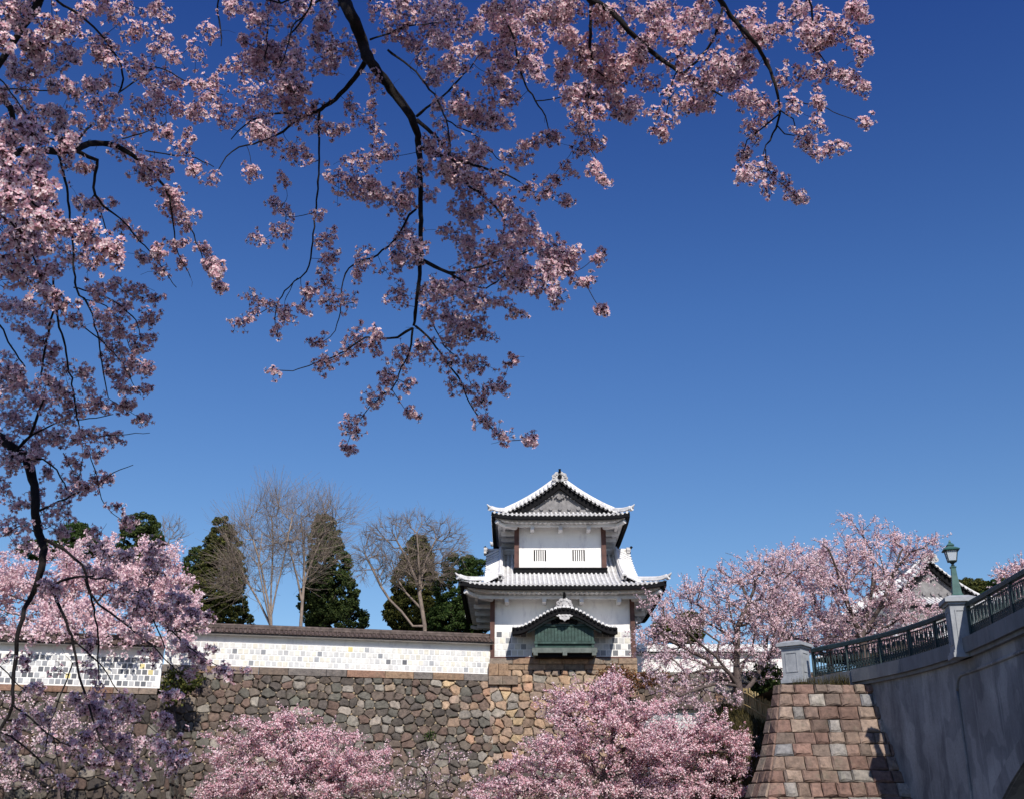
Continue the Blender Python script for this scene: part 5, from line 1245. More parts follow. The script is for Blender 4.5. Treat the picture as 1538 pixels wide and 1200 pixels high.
# ------------------------------------------------------------------ foreground cherry trees (limbs overhead, 4 to 10 m away)
# limbs: (distance at start, at end, [(x, y, width px), ...]) traced where they hang, each at its own distance
def pl(s): return [tuple(float(v) for v in t.split(',')) for t in s.split()]
LIMB_B = [
 (6.6, 7.4, pl('500,-60,25 512,-15,23 520,8,21 540,50,20 552,85,18 575,118,16 600,150,15 618,178,14 627,205,12 631,260,9.5 632,340,8.5 632,390,8 628,430,7 624,470,6 621,490,5')),
 (7.0, 7.6, pl('549,93,10 533,117,9 510,143,8 481,165,7 457,175,6 440,185,5 425,198,4.5 408,208,4 382,216,3.5 358,222,3 341,236,2.5 329,254,2')),
 (7.3, 7.8, pl('457,175,5 422,171,4 396,174,3.5 373,184,3 358,198,2.5 347,210,2')),
 (7.2, 7.9, pl('480,168,4.5 479,200,4 480,220,4 478,262,3.5 477,285,3.5 473,330,3.2 468,374,3 460,409,3 442,423,2.6 427,438,2.4 417,454,2 390,471,1.6')),
 (7.8, 7.9, pl('415,460,2 413,478,1.8 416,496,1.5')),
 (7.8, 7.9, pl('447,418,2 430,445,1.6 428,452,1.5')),
 (7.2, 6.6, pl('626,175,6 641,163,5 658,152,4.5 673,137,4 690,120,3.5 711,96,2.5')),
 (7.0, 6.4, pl('583,76,5 606,93,4.5 624,108,4 640,128,4 658,152,3.5 670,181,3.2 674,204,3 676,230,2')),
 (6.8, 6.5, pl('670,181,3 696,195,2.8 717,207,2.6 731,224,2.2 752,242,1.8')),
 (7.2, 6.8, pl('626,181,8 650,201,7 670,225,6 685,248,5.5 702,277,5 725,294,4.5 743,309,4 757,329,3.5 755,353,3 748,374,2')),
 (7.2, 6.6, pl('634,223,8.5 658,233,7.5 685,242,6.5 708,248,5.5 725,252,5 746,258,4.5 763,264,3.5 781,274,2.5')),
 (7.3, 7.9, pl('629,309,5 615,324,4.5 597,355,4 567,382,3.8 541,393,3.5 524,403,3 515,423,2.8 512,447,2.6 511,470,2.4 503,496,2 489,511,1.6')),
 (7.3, 6.7, pl('632,390,8 653,401,7 673,410,6 694,407,5 725,400,4 760,390,3.5 800,375,2.5')),
 (6.9, 6.6, pl('673,410,4.5 700,425,3.5 730,432,3 770,410,2.5 810,420,2.2 845,450,1.8')),
 (7.4, 8.0, pl('620,493,5 597,505,4.2 573,509,3.8 550,508,3.4 527,522,3 500,537,2.6 465,549,2.2 439,557,1.8 413,556,1.4')),
 (7.4, 7.0, pl('624,490,5 641,505,4.6 662,531,4.2 679,555,3.8 694,575,3.4 700,595,3 717,622,2.6 740,645,2 765,660,1.7 797,660,1.2')),
 (7.4, 7.9, pl('620,493,4.5 618,517,4 614,534,3.6 602,552,3.2 594,578,2.8 573,595,2.4 553,613,2 541,630,1.7 527,654,1.4 521,668,1.2')),
 (7.3, 7.2, pl('640,460,3.5 650,485,3 668,520,2.4 690,540,2')),
 (6.4, 6.9, pl('738,-30,5 743,0,4.5 757,26,4.2 772,64,4 781,102,3.8 790,128,3.5 804,152,3.2 819,175,2.6 825,201,1.8')),
 (6.7, 6.5, pl('804,152,2.5 828,150,2.2 850,143,1.5')),
 (6.0, 6.6, pl('889,-20,7 887,30,6.5 886,64,6 887,99,5.5 883,134,4.5 880,150,3.5 868,178,2')),
 (6.3, 6.7, pl('884,140,3 883,190,2.4 890,230,1.8')),
 (6.3, 6.5, pl('887,99,3 905,113,2.6 925,125,1.8')),
 (5.9, 6.4, pl('870,-30,12 888,0,11 919,18,10.5 951,53,9.5 983,81,8.5 1011,102,7.5 1032,116,6 1065,135,5 1085,145,3')),
 (6.2, 6.0, pl('1028,110,4.5 1060,77,4.5 1077,46,4.5 1084,14,5 1080,-15,5.5')),
 (5.8, 6.6, pl('1068,-25,10 1075,-10,9.5 1098,25,8.5 1120,49,8 1137,70,7.5 1151,95,7 1162,119,6 1169,147,5 1170,172,4.5 1165,193,4 1151,218,3 1146,233,2')),
 (6.4, 6.7, pl('1170,172,3.5 1144,193,3 1123,211,2.5 1118,225,2')),
 (6.5, 6.5, pl('1168,190,3 1179,202,2.6 1193,204,2')),
 (6.4, 6.4, pl('1170,165,3 1190,179,2.6 1195,193,2')),
 (5.9, 6.3, pl('1208,-25,4 1214,0,3.8 1221,21,3.5 1220,53,3.2 1225,74,2.8 1239,93,2')),
 (6.3, 6.2, pl('1180,150,2.5 1232,160,2 1260,172,1.7 1288,183,1.4')),
 (6.2, 6.1, pl('1112,45,4 1125,60,3.5 1150,60,3 1180,40,2.5 1205,20,2')),
 (6.2, 6.3, pl('1018,106,3 1010,125,2.8 1005,150,2.4 1000,175,2')),
 (6.4, 6.8, pl('1150,225,2.2 1152,250,2 1165,270,1.7 1185,285,1.5 1198,298,1.3')),
 (6.9, 7.4, pl('520,8,5 500,-5,5 470,8,4.5 455,30,4 430,60,3.5 415,90,3 400,100,2.5')),
 (6.8, 7.2, pl('478,-20,4 460,20,3.5 440,40,3 430,75,2.6 420,100,2 400,125,2')),
 (7.0, 7.3, pl('400,-20,3.5 402,50,3 398,95,2.6 410,130,2')),
 (7.1, 7.4, pl('328,-20,3.5 328,20,3 331,45,2.6 332,70,1.8')),
 (6.7, 6.9, pl('556,60,4 585,50,3.4 615,40,3 650,35,2.6 690,30,2')),
]
LIMB_A = [
 (6.0, 7.2, pl('-60,262,15 -30,245,14 30,228,13.5 58,227,13 88,227,12.5 111,225,12 134,217,11 163,216,10 187,226,9 204,236,8 222,254,6.5 239,271,5.5 251,289,4.5 257,309,3.5 262,350,2.8 265,374,2.2 286,417,1.4')),
 (7.0, 7.2, pl('251,289,3.5 262,300,3 275,322,2.8 294,362,2.4 309,397,2 324,426,1.4')),
 (6.6, 7.2, pl('111,225,8 134,236,7.5 146,242,7 143,262,5.5 143,292,5 163,315,3.8 187,335,3.2 204,356,2.8 230,385,2.4 248,409,2 265,432,1.4')),
 (7.0, 7.2, pl('143,292,3.6 128,315,3 122,338,2.6')), (6.9, 7.3, pl('143,292,3 152,320,2.6 160,350,2.2')),
 (6.5, 7.0, pl('88,233,5.5 96,262,5 102,292,4.6 104,320,4.2 108,338,4')),
 (5.5, 6.4, pl('75,-25,6.5 55,12,6 29,50,5.5 9,79,5 -15,110,5')),
 (6.0, 7.0, pl('70,-15,5 87,3,5 111,17,4.8 134,35,4.5 154,55,4.2 169,76,4 181,99,4 185,120,4 178,140,3')),
 (6.9, 7.2, pl('205,115,2.4 239,102,2.8 274,120,2.4 309,134,2 335,143,1.5')),
 (6.9, 7.2, pl('178,140,3 200,125,3 215,115,2.6 235,100,2.2')),
 (5.8, 6.5, pl('-20,125,10 0,143,10 15,163,9.5 20,184,8')),
 (5.0, 5.6, pl('-15,132,3 9,134,3 67,137,2.8 108,137,2')),
 (5.2, 6.2, pl('-10,115,3 6,125,3 35,166,2.6 58,187,2.4 82,201,2')),
 (6.8, 7.3, pl('172,210,3 213,201,2.6 250,184,2.2')), (6.9, 7.4, pl('219,227,3 260,233,2.6 295,239,2.4 321,251,1.6')),
 (6.6, 7.0, pl('111,225,5 120,208,6 130,195,5 138,188,4')),
 (7.2, 7.8, pl('108,338,4 114,432,4 131,455,3.8 143,490,3.4 152,534,3 157,572,2.6 163,598,2 185,612,1.5 208,626,1.2')),
 (7.2, 7.8, pl('80,420,4 85,470,4.2 96,511,4 102,540,3.8 108,578,3.4 114,613,3 120,645,2.4')),
 (7.2, 7.8, pl('82,455,4 79,473,4.4 70,511,4.2 61,563,3.6')), (7.0, 7.6, pl('-20,460,4 0,487,4 17,522,3.6 38,552,3')),
 (7.3, 7.6, pl('111,432,3 146,441,3 175,455,2.6 204,482,2.2 210,502,1.6')), (7.4, 7.8, pl('120,487,2.8 163,522,2.4 190,557,2 205,590,1.5')),
 (7.3, 7.7, pl('125,450,2.5 160,460,2.2 185,500,2 200,530,1.6')),
 (8.6, 8.2, pl('-40,625,16 10,665,16 40,690,15.5 46,705,15 48,720,15 53,740,15 53,770,14.5 59,800,14 65,825,13 62,855,12 55,880,10.5 45,900,9 37,915,8.5 27,952,8 24,987,7.5 20,1027,7 17,1067,6 -5,1100,5 -20,1130,4')),
 (8.4, 8.2, pl('15,690,6 23,680,6.5 38,662,6.5 50,645,6 58,619,5 66,600,3.5')), (8.3, 8.1, pl('45,655,4 65,645,3.5 85,635,2.6')),
 (8.3, 8.0, pl('60,766,4.5 80,757,4 105,745,3.4 130,733,2.6')), (8.3, 8.0, pl('55,800,3 30,790,2.6 5,805,2')),
 (8.1, 8.0, pl('40,690,5 65,690,4 85,705,3.4 100,735,2.8')), (8.0, 7.7, pl('95,680,2 118,715,1.8 128,665,1.6')),
 (7.7, 8.0, pl('130,668,2.4 138,690,2.2 143,705,2.2 150,738,2 157,757,1.8 170,772,1.5 182,780,1.3')), (7.8, 7.9, pl('150,725,2 170,710,1.8 200,698,1.4')),
 (7.8, 7.7, pl('114,630,2.4 145,628,2 170,622,1.6')), (7.7, 7.6, pl('150,655,1.8 190,652,1.6 225,650,1.2')),
 (8.1, 7.8, pl('67,810,6 87,820,5.8 105,832,5.4 122,847,5 130,865,4.8 135,890,4.4 141,915,4 147,955,3.4 149,1029,2.4')),
 (7.8, 7.4, pl('128,868,4.5 141,899,4.2 173,925,4 203,949,3.6 232,971,3 253,995,2.4 275,1013,2')),
 (7.5, 7.2, pl('219,907,2.8 235,941,2.6 248,973,2.2')), (7.5, 7.1, pl('215,890,3 240,923,3 261,949,2.8 283,971,2.6 307,987,2.2 336,1003,1.8 370,1009,1.2')),
 (7.9, 7.5, pl('135,868,3.5 165,870,3.4 190,882,3.2 215,890,3')), (7.6, 7.4, pl('223,880,3 226,868,3 215,855,2.4')), (7.6, 7.4, pl('223,880,2.4 238,860,2 240,850,1.6')),
 (7.9, 7.6, pl('150,850,2 155,835,2.4 148,815,2')),
 (8.1, 7.7, pl('58,880,6.5 77,885,6.5 93,920,6 107,955,5.6 115,995,5 125,1035,4.4 136,1067,4 144,1093,3.6 155,1120,3.2 176,1133,2.6 197,1147,2')),
 (8.1, 7.8, pl('75,884,5 92,872,4.8 112,867,4.4 140,865,4')), (7.8, 7.7, pl('109,995,3 93,1040,2.8 77,1080,2.4 67,1133,1.8')),
 (7.8, 7.4, pl('109,960,3.4 144,990,3 160,1011,2.6 176,1035,2.2 200,1064,2 227,1093,1.7 248,1112,1.4')),
 (7.9, 7.4, pl('19,1058,4 53,1085,3.6 80,1107,3.2 112,1123,2.6 131,1141,2')), (7.9, 7.5, pl('-130,1040,4.6 -60,1075,4.3 5,1101,3.8 37,1120,3.6 61,1144,3.2 85,1165,3 91,1195,2.4 93,1230,2')),
 (7.6, 7.3, pl('88,1165,2.6 128,1167,2.2 165,1160,1.6')), (7.9, 7.7, pl('-130,960,3 -60,970,2.8 0,1000,2.6 19,1019,2.4 37,1035,2')), (7.6, 7.3, pl('80,1107,2.4 88,1150,2.2 91,1195,2')),
 # nearest sprays at the left edge
 (3.9, 4.5, pl('-40,170,5 20,190,4.5 60,205,4 105,214,2.5')), (3.8, 4.4, pl('-40,250,5 20,280,4.5 60,315,4 100,345,3.5 140,355,3 180,380,2')),
 (4.0, 4.5, pl('-40,300,5 10,330,4.5 40,365,4 60,410,3 98,450,2')), (4.3, 4.4, pl('-30,10,4 20,25,3 70,20,2')),
]
CAPS_B = '''310,40,322,58,14 345,10,350,12,10 366,62,367,62,9 385,30,410,40,18 430,20,460,10,16 345,95,405,115,14 435,62,437,62,12 447,90,440,120,10 410,145,450,165,18 380,180,400,190,18 325,150,345,190,16 370,130,385,160,14 435,215,445,245,9 420,265,428,280,9
378,258,379,258,9 320,260,322,278,10 410,300,418,310,9 475,195,515,195,11 520,240,560,235,12 562,230,595,235,8 490,260,530,275,12 525,60,535,85,14 488,85,505,100,8 510,75,528,85,10 560,115,565,128,11 525,155,535,165,9 560,150,563,165,6 545,180,570,205,11
530,270,570,300,12 505,280,550,290,12 570,290,610,310,14 425,305,430,325,10 412,345,430,350,13 378,355,395,360,7 483,365,500,355,12 490,388,500,388,9 545,370,550,395,15 485,410,495,430,12 480,450,530,455,14 535,410,537,412,6 575,405,580,408,7
375,440,395,450,11 405,455,415,465,9 428,465,430,480,11 460,440,465,440,8 450,458,457,465,9 352,485,385,475,8 413,502,418,504,8 475,512,485,515,9 463,510,465,510,4 535,500,545,520,13 470,545,500,540,13 510,530,525,525,12 560,495,565,525,9 410,555,412,560,5
600,425,610,460,14 590,370,625,395,16 605,340,620,360,14 605,525,600,545,15 590,560,575,590,14 560,600,565,605,12 530,630,545,625,10 521,640,540,650,6 513,672,530,676,4 612,575,615,580,9 612,620,625,622,6 570,560,575,565,5
665,350,690,350,12 700,395,720,385,14 745,380,790,350,18 790,360,815,365,16 830,400,855,390,16 760,400,810,410,16 720,400,770,420,16 650,430,680,435,14 690,440,730,460,18 700,480,730,490,14 745,455,765,455,9 770,470,785,472,6 670,475,675,490,10 680,500,705,510,14 720,505,735,505,8
800,440,810,435,8 825,445,845,450,13 870,420,885,425,8 890,390,905,385,6 900,460,905,465,4 660,540,680,545,12 695,545,730,548,12 765,545,775,540,6 672,575,685,575,10 695,585,720,580,9 735,582,755,580,11 715,605,725,605,9 722,628,740,640,9 745,650,765,658,9 795,660,798,660,4 640,465,650,480,12 630,520,640,525,8
605,20,625,30,14 660,15,690,20,16 690,40,710,45,10 740,5,800,15,16 752,40,790,45,18 790,65,815,75,12 610,60,630,80,12 625,85,640,95,10 646,115,660,120,12 690,75,730,80,9 745,70,760,90,14 735,110,740,125,12 780,90,790,95,14 805,105,810,120,9 740,150,780,150,14 700,165,730,170,16 750,185,765,185,8 720,185,730,190,10
670,205,680,210,10 640,210,650,225,12 710,215,720,235,12 760,235,775,235,12 780,220,810,215,10 821,205,840,205,9 782,240,790,240,10 660,240,680,250,14 635,250,650,260,12 700,260,705,265,10 735,270,755,270,12 790,285,800,285,12 815,290,825,290,8 845,305,855,305,5 755,300,765,315,12 725,300,735,310,12 770,330,800,345,12 673,312,674,314,8 695,290,700,300,12 710,345,720,350,12 830,370,850,380,12 815,395,835,410,14 700,320,712,330,10 640,290,650,300,8 690,415,705,425,12
830,10,870,10,18 850,50,870,70,14 860,80,880,95,16 840,95,850,105,10 835,115,845,120,9 900,70,920,95,16 915,110,945,125,18 930,90,960,95,14 870,130,890,150,16 865,160,885,190,16 900,140,920,155,14 925,165,945,175,12 855,185,875,200,12 860,220,880,230,12 845,245,855,260,9 830,265,840,270,6 890,210,900,225,9 890,245,900,260,8 905,270,908,272,5
950,70,970,75,12 965,20,1000,15,16 1000,40,1020,60,18 1010,90,1040,80,18 1040,25,1060,40,14 960,120,985,130,16 985,165,1000,180,10 990,195,1000,200,8 1000,150,1030,140,16 1040,120,1060,130,18 1045,160,1065,155,12 1055,90,1090,100,20 1080,120,1110,120,18 1110,30,1140,25,16 1120,60,1160,50,18 1170,40,1180,45,10 1110,90,1130,100,14 1140,150,1150,180,15 1120,180,1135,205,10 1110,145,1130,150,14 1165,120,1185,125,10
1190,20,1210,10,14 1200,55,1230,45,14 1230,30,1260,35,16 1265,50,1290,60,14 1295,70,1305,80,8 1290,90,1295,85,6 1195,110,1215,105,14 1180,150,1200,165,14 1225,150,1235,155,9 1225,110,1250,105,12 1260,115,1285,118,10 1290,130,1305,130,6 1295,180,1305,186,8 1200,200,1215,210,12 1225,180,1235,195,10 1235,230,1265,220,12 1205,215,1230,235,8 1110,235,1125,230,8 1110,260,1130,265,10 1140,245,1155,265,12 1150,275,1155,285,7 1170,270,1185,285,7 1195,295,1200,300,7
560,20,590,15,13 575,45,600,60,10 640,10,650,20,12 830,40,840,50,12 895,20,915,40,12 940,10,960,20,12 930,45,940,60,10 480,30,500,15,11 470,60,480,70,8 405,75,420,85,14 385,70,395,90,12 470,95,478,110,8 430,130,445,140,10 400,205,415,215,9 355,165,370,170,10 455,230,470,240,8 470,320,480,330,7'''
CAPS_A = '''0,10,60,15,20 20,30,35,45,14 60,25,80,35,14 110,20,130,20,14 70,50,110,40,10 50,70,60,80,12 10,90,30,100,12 60,65,75,70,7 105,80,108,82,9 45,100,100,95,14 20,110,50,115,12 75,125,85,130,10 165,15,180,35,14 190,5,195,5,8 213,15,215,20,8 230,10,235,10,6 235,30,260,25,7 185,55,215,40,8 235,50,255,60,7 135,60,175,75,11 155,85,170,100,9 190,90,220,100,13 200,110,230,125,12 230,75,240,70,9 250,85,270,85,10 285,70,300,85,14 240,120,270,125,10 285,130,330,120,9 310,147,315,147,5 230,140,240,145,9 165,145,180,150,9 130,120,135,130,6 155,122,160,124,5 100,130,120,145,7 30,130,45,150,9 0,140,5,145,6 20,165,50,170,9 60,170,80,165,8 85,165,95,180,9
130,155,165,165,14 135,185,165,185,12 110,175,120,185,8 205,160,235,165,14 250,155,275,165,14 180,185,210,190,11 280,165,310,175,12 225,190,235,200,9 240,195,260,205,9 260,225,285,230,9 280,200,285,215,6 170,215,200,225,12 90,185,100,190,9 30,195,60,210,12 45,250,70,270,12 60,280,75,285,10 95,245,105,255,9 120,250,140,255,7 210,238,225,245,9 230,248,255,255,8 210,258,225,270,9 245,285,265,295,9 255,300,270,310,9 243,312,247,315,8 275,320,285,322,9 260,330,265,335,6 280,340,283,342,6 285,255,300,255,6 130,305,155,308,9 170,305,173,307,4 180,338,190,340,5 275,365,280,367,6 300,372,305,375,6 310,380,318,384,6 322,398,330,415,6 330,430,332,432,4 262,365,265,368,6 270,395,274,398,4 310,398,316,404,6
0,290,40,330,18 0,340,30,380,20 40,350,70,370,16 80,370,120,390,15 0,400,40,420,18 70,400,90,410,12 120,380,140,400,12 205,350,212,355,9 210,385,220,390,8 233,378,237,382,6 235,408,250,410,6 165,430,180,428,8 203,428,208,430,6 190,440,220,445,9 225,445,238,447,6 180,455,190,465,8 140,440,155,450,9 175,475,188,478,8 210,480,240,475,8 205,490,215,490,6 150,475,165,480,10 150,490,170,500,10 160,505,170,515,9 175,500,183,505,6 105,475,120,480,8 210,505,222,508,7 205,520,215,525,8 170,525,190,530,9 160,540,170,540,7 190,545,205,545,7 208,555,228,550,8 185,557,195,560,7 165,557,167,560,6 173,568,178,570,6 120,560,130,560,8 185,585,180,587,6 195,585,225,588,6 188,600,190,615,7 170,612,195,612,5 210,627,215,628,6 130,575,140,590,9
0,455,60,470,14 60,470,75,490,10 20,490,45,500,10 50,510,65,515,9 0,530,20,550,9 5,555,20,560,8 45,530,60,540,9 70,545,75,548,6 15,575,35,580,10 90,545,100,560,12 55,575,90,580,14 40,600,80,600,18 85,590,105,605,10 0,595,25,600,14 100,615,130,610,14 140,600,160,615,10 75,630,110,625,14 10,630,40,625,14 0,660,30,665,14 65,660,100,655,10 120,650,150,655,9 165,655,180,660,10 40,675,60,670,10 125,680,150,682,8 100,690,120,700,7 0,690,40,695,16 70,705,75,710,6 140,715,145,725,5 155,720,165,718,5 95,730,100,750,10 120,735,135,730,8 50,740,60,745,12 20,755,40,760,10 0,720,10,745,8 85,760,105,780,12 25,785,45,790,10 0,790,20,800,10 20,815,45,820,8 65,770,75,775,8 0,560,10,570,12 20,640,60,650,14 0,620,20,625,14
75,790,100,800,12 145,795,146,800,9 168,757,178,762,6 187,782,197,785,5 135,820,145,825,8 155,825,165,840,10 180,830,190,840,8 215,835,250,845,12 225,825,235,830,9 140,855,170,865,9 60,880,80,875,9 180,880,195,885,9 215,900,230,890,9 170,900,190,905,12 200,905,230,920,14 260,895,280,905,10 285,920,290,925,10 310,922,318,924,8 240,915,260,930,8 200,945,220,960,10 225,975,235,990,8 275,965,280,970,7 290,982,293,985,6 300,990,305,995,6 318,973,322,976,6 325,1005,345,1010,7 370,1008,375,1010,5 280,1010,285,1018,8 265,1040,270,1045,5 250,1045,255,1045,6 245,1075,250,1080,8 270,1105,275,1110,7 230,1110,250,1130,10 255,1140,265,1150,8 275,1138,280,1140,6 200,1140,215,1150,10 170,1165,190,1175,10 210,1165,220,1170,6 90,1170,105,1180,8 100,1110,115,1125,10 70,1110,75,1115,7 150,1090,165,1110,8 120,1065,140,1060,12 110,1045,115,1050,9 155,1075,170,1080,8 130,1000,140,1010,10 85,1000,90,1005,8 35,990,40,995,7 0,990,5,995,7 45,1035,60,1030,8 30,1080,35,1085,8 10,1130,25,1140,10 20,1105,30,1108,6 170,1050,200,1060,10 140,1050,150,1030,8 190,1070,205,1080,8 120,1135,130,1140,8 60,1075,70,1080,8 145,1130,150,1150,8 180,1110,185,1115,6'''
CAPS_NEAR = '''0,30,40,20,20 0,60,10,70,16 0,190,15,215,20 0,240,25,265,22 35,225,60,230,12 85,205,110,215,12 40,300,70,320,16 60,330,100,345,13 110,345,150,352,13 150,370,175,385,11 55,430,100,455,11 45,400,60,420,9 20,340,35,350,10 0,300,15,310,14'''

FILL_B = [(830, -5, 1000, 110, 22, 10), (1000, -5, 1150, 160, 24, 10), (850, 100, 960, 180, 12, 9), (600, -5, 830, 110, 34, 10), (640, 120, 760, 260, 16, 9), (690, 355, 850, 430, 22, 11), (640, 430, 720, 510, 9, 9), (370, -5, 500, 120, 20, 9), (335, 120, 480, 200, 12, 9), (1190, 10, 1290, 70, 9, 9),
          (540, 250, 620, 310, 8, 8), (590, 350, 630, 450, 8, 8), (640, 240, 740, 340, 12, 8)]
FILL_A = [(0, -5, 180, 130, 9, 7), (0, 150, 150, 260, 4, 7), (0, 280, 125, 430, 8, 8), (0, 430, 110, 700, 10, 7), (0, 690, 120, 800, 5, 7), (70, 800, 280, 930, 4, 7), (0, 950, 210, 1190, 8, 7)]
def flowers(centres, normals, r, size=.0175, detail=2):
    """five-petalled blossoms (two faces per petal), calyx and stalk; returns verts, quads, material index"""
    n = len(centres)
    T = []; Q = []; Mi = []
    for k in range(5):
        a = 2*math.pi*k/5; ca, sa = math.cos(a), math.sin(a)
        def tp(rad, off, z): return (rad*ca-off*sa, rad*sa+off*ca, z)
        b = len(T)
        if detail == 2:
            T += [tp(.06, 0, 0), tp(.52, .34, .10), tp(.96, .22, .30), tp(.84, 0, .20), tp(.96, -.22, .30), tp(.52, -.34, .10)]
            Q += [(b, b+1, b+2, b+3), (b, b+3, b+4, b+5)]; Mi += [0, 0]
        else:
            T += [tp(.05, 0, 0), tp(.62, .40, .14), tp(1.0, 0, .28), tp(.62, -.40, .14)]; Q += [(b, b+1, b+2, b+3)]; Mi += [0]
    if detail == 2:
        b = len(T); T += [(.17, 0, .07), (0, .17, .07), (-.17, 0, .07), (0, -.17, .07)]; Q += [(b, b+1, b+2, b+3)]; Mi += [2]
        for rot in (0, math.pi/4):
            b = len(T); T += [(.40*math.cos(rot+q*math.pi/2), .40*math.sin(rot+q*math.pi/2), -.05) for q in range(4)]; Q += [(b, b+1, b+2, b+3)]; Mi += [1]
        for (x, y) in ((1, 0), (0, 1)):
            b = len(T); T += [(.16*x, .16*y, -.04), (-.16*x, -.16*y, -.04), (-.05*x, -.05*y, -1.35), (.05*x, .05*y, -1.35)]; Q += [(b, b+1, b+2, b+3)]; Mi += [1]
    T = np.array(T); Q = np.array(Q); Mi = np.array(Mi)
    z = normals/np.linalg.norm(normals, axis=1)[:, None]; x = np.cross(z, r.normal(0, 1, (n, 3))); x /= np.linalg.norm(x, axis=1)[:, None]; y = np.cross(z, x)
    s = size*r.uniform(.82, 1.15, n); cup = r.uniform(.5, 1.7, n)
    Tz = T[:, 2][None, :]*np.where(T[:, 2][None, :] > 0, cup[:, None], 1)
    V = centres[:, None, :] + (T[None, :, 0, None]*x[:, None, :] + T[None, :, 1, None]*y[:, None, :] + Tz[:, :, None]*z[:, None, :])*s[:, None, None]
    F = (Q[None] + (np.arange(n)*len(T))[:, None, None]).reshape(-1, 4)
    return V.reshape(-1, 3), F, np.tile(Mi, n)

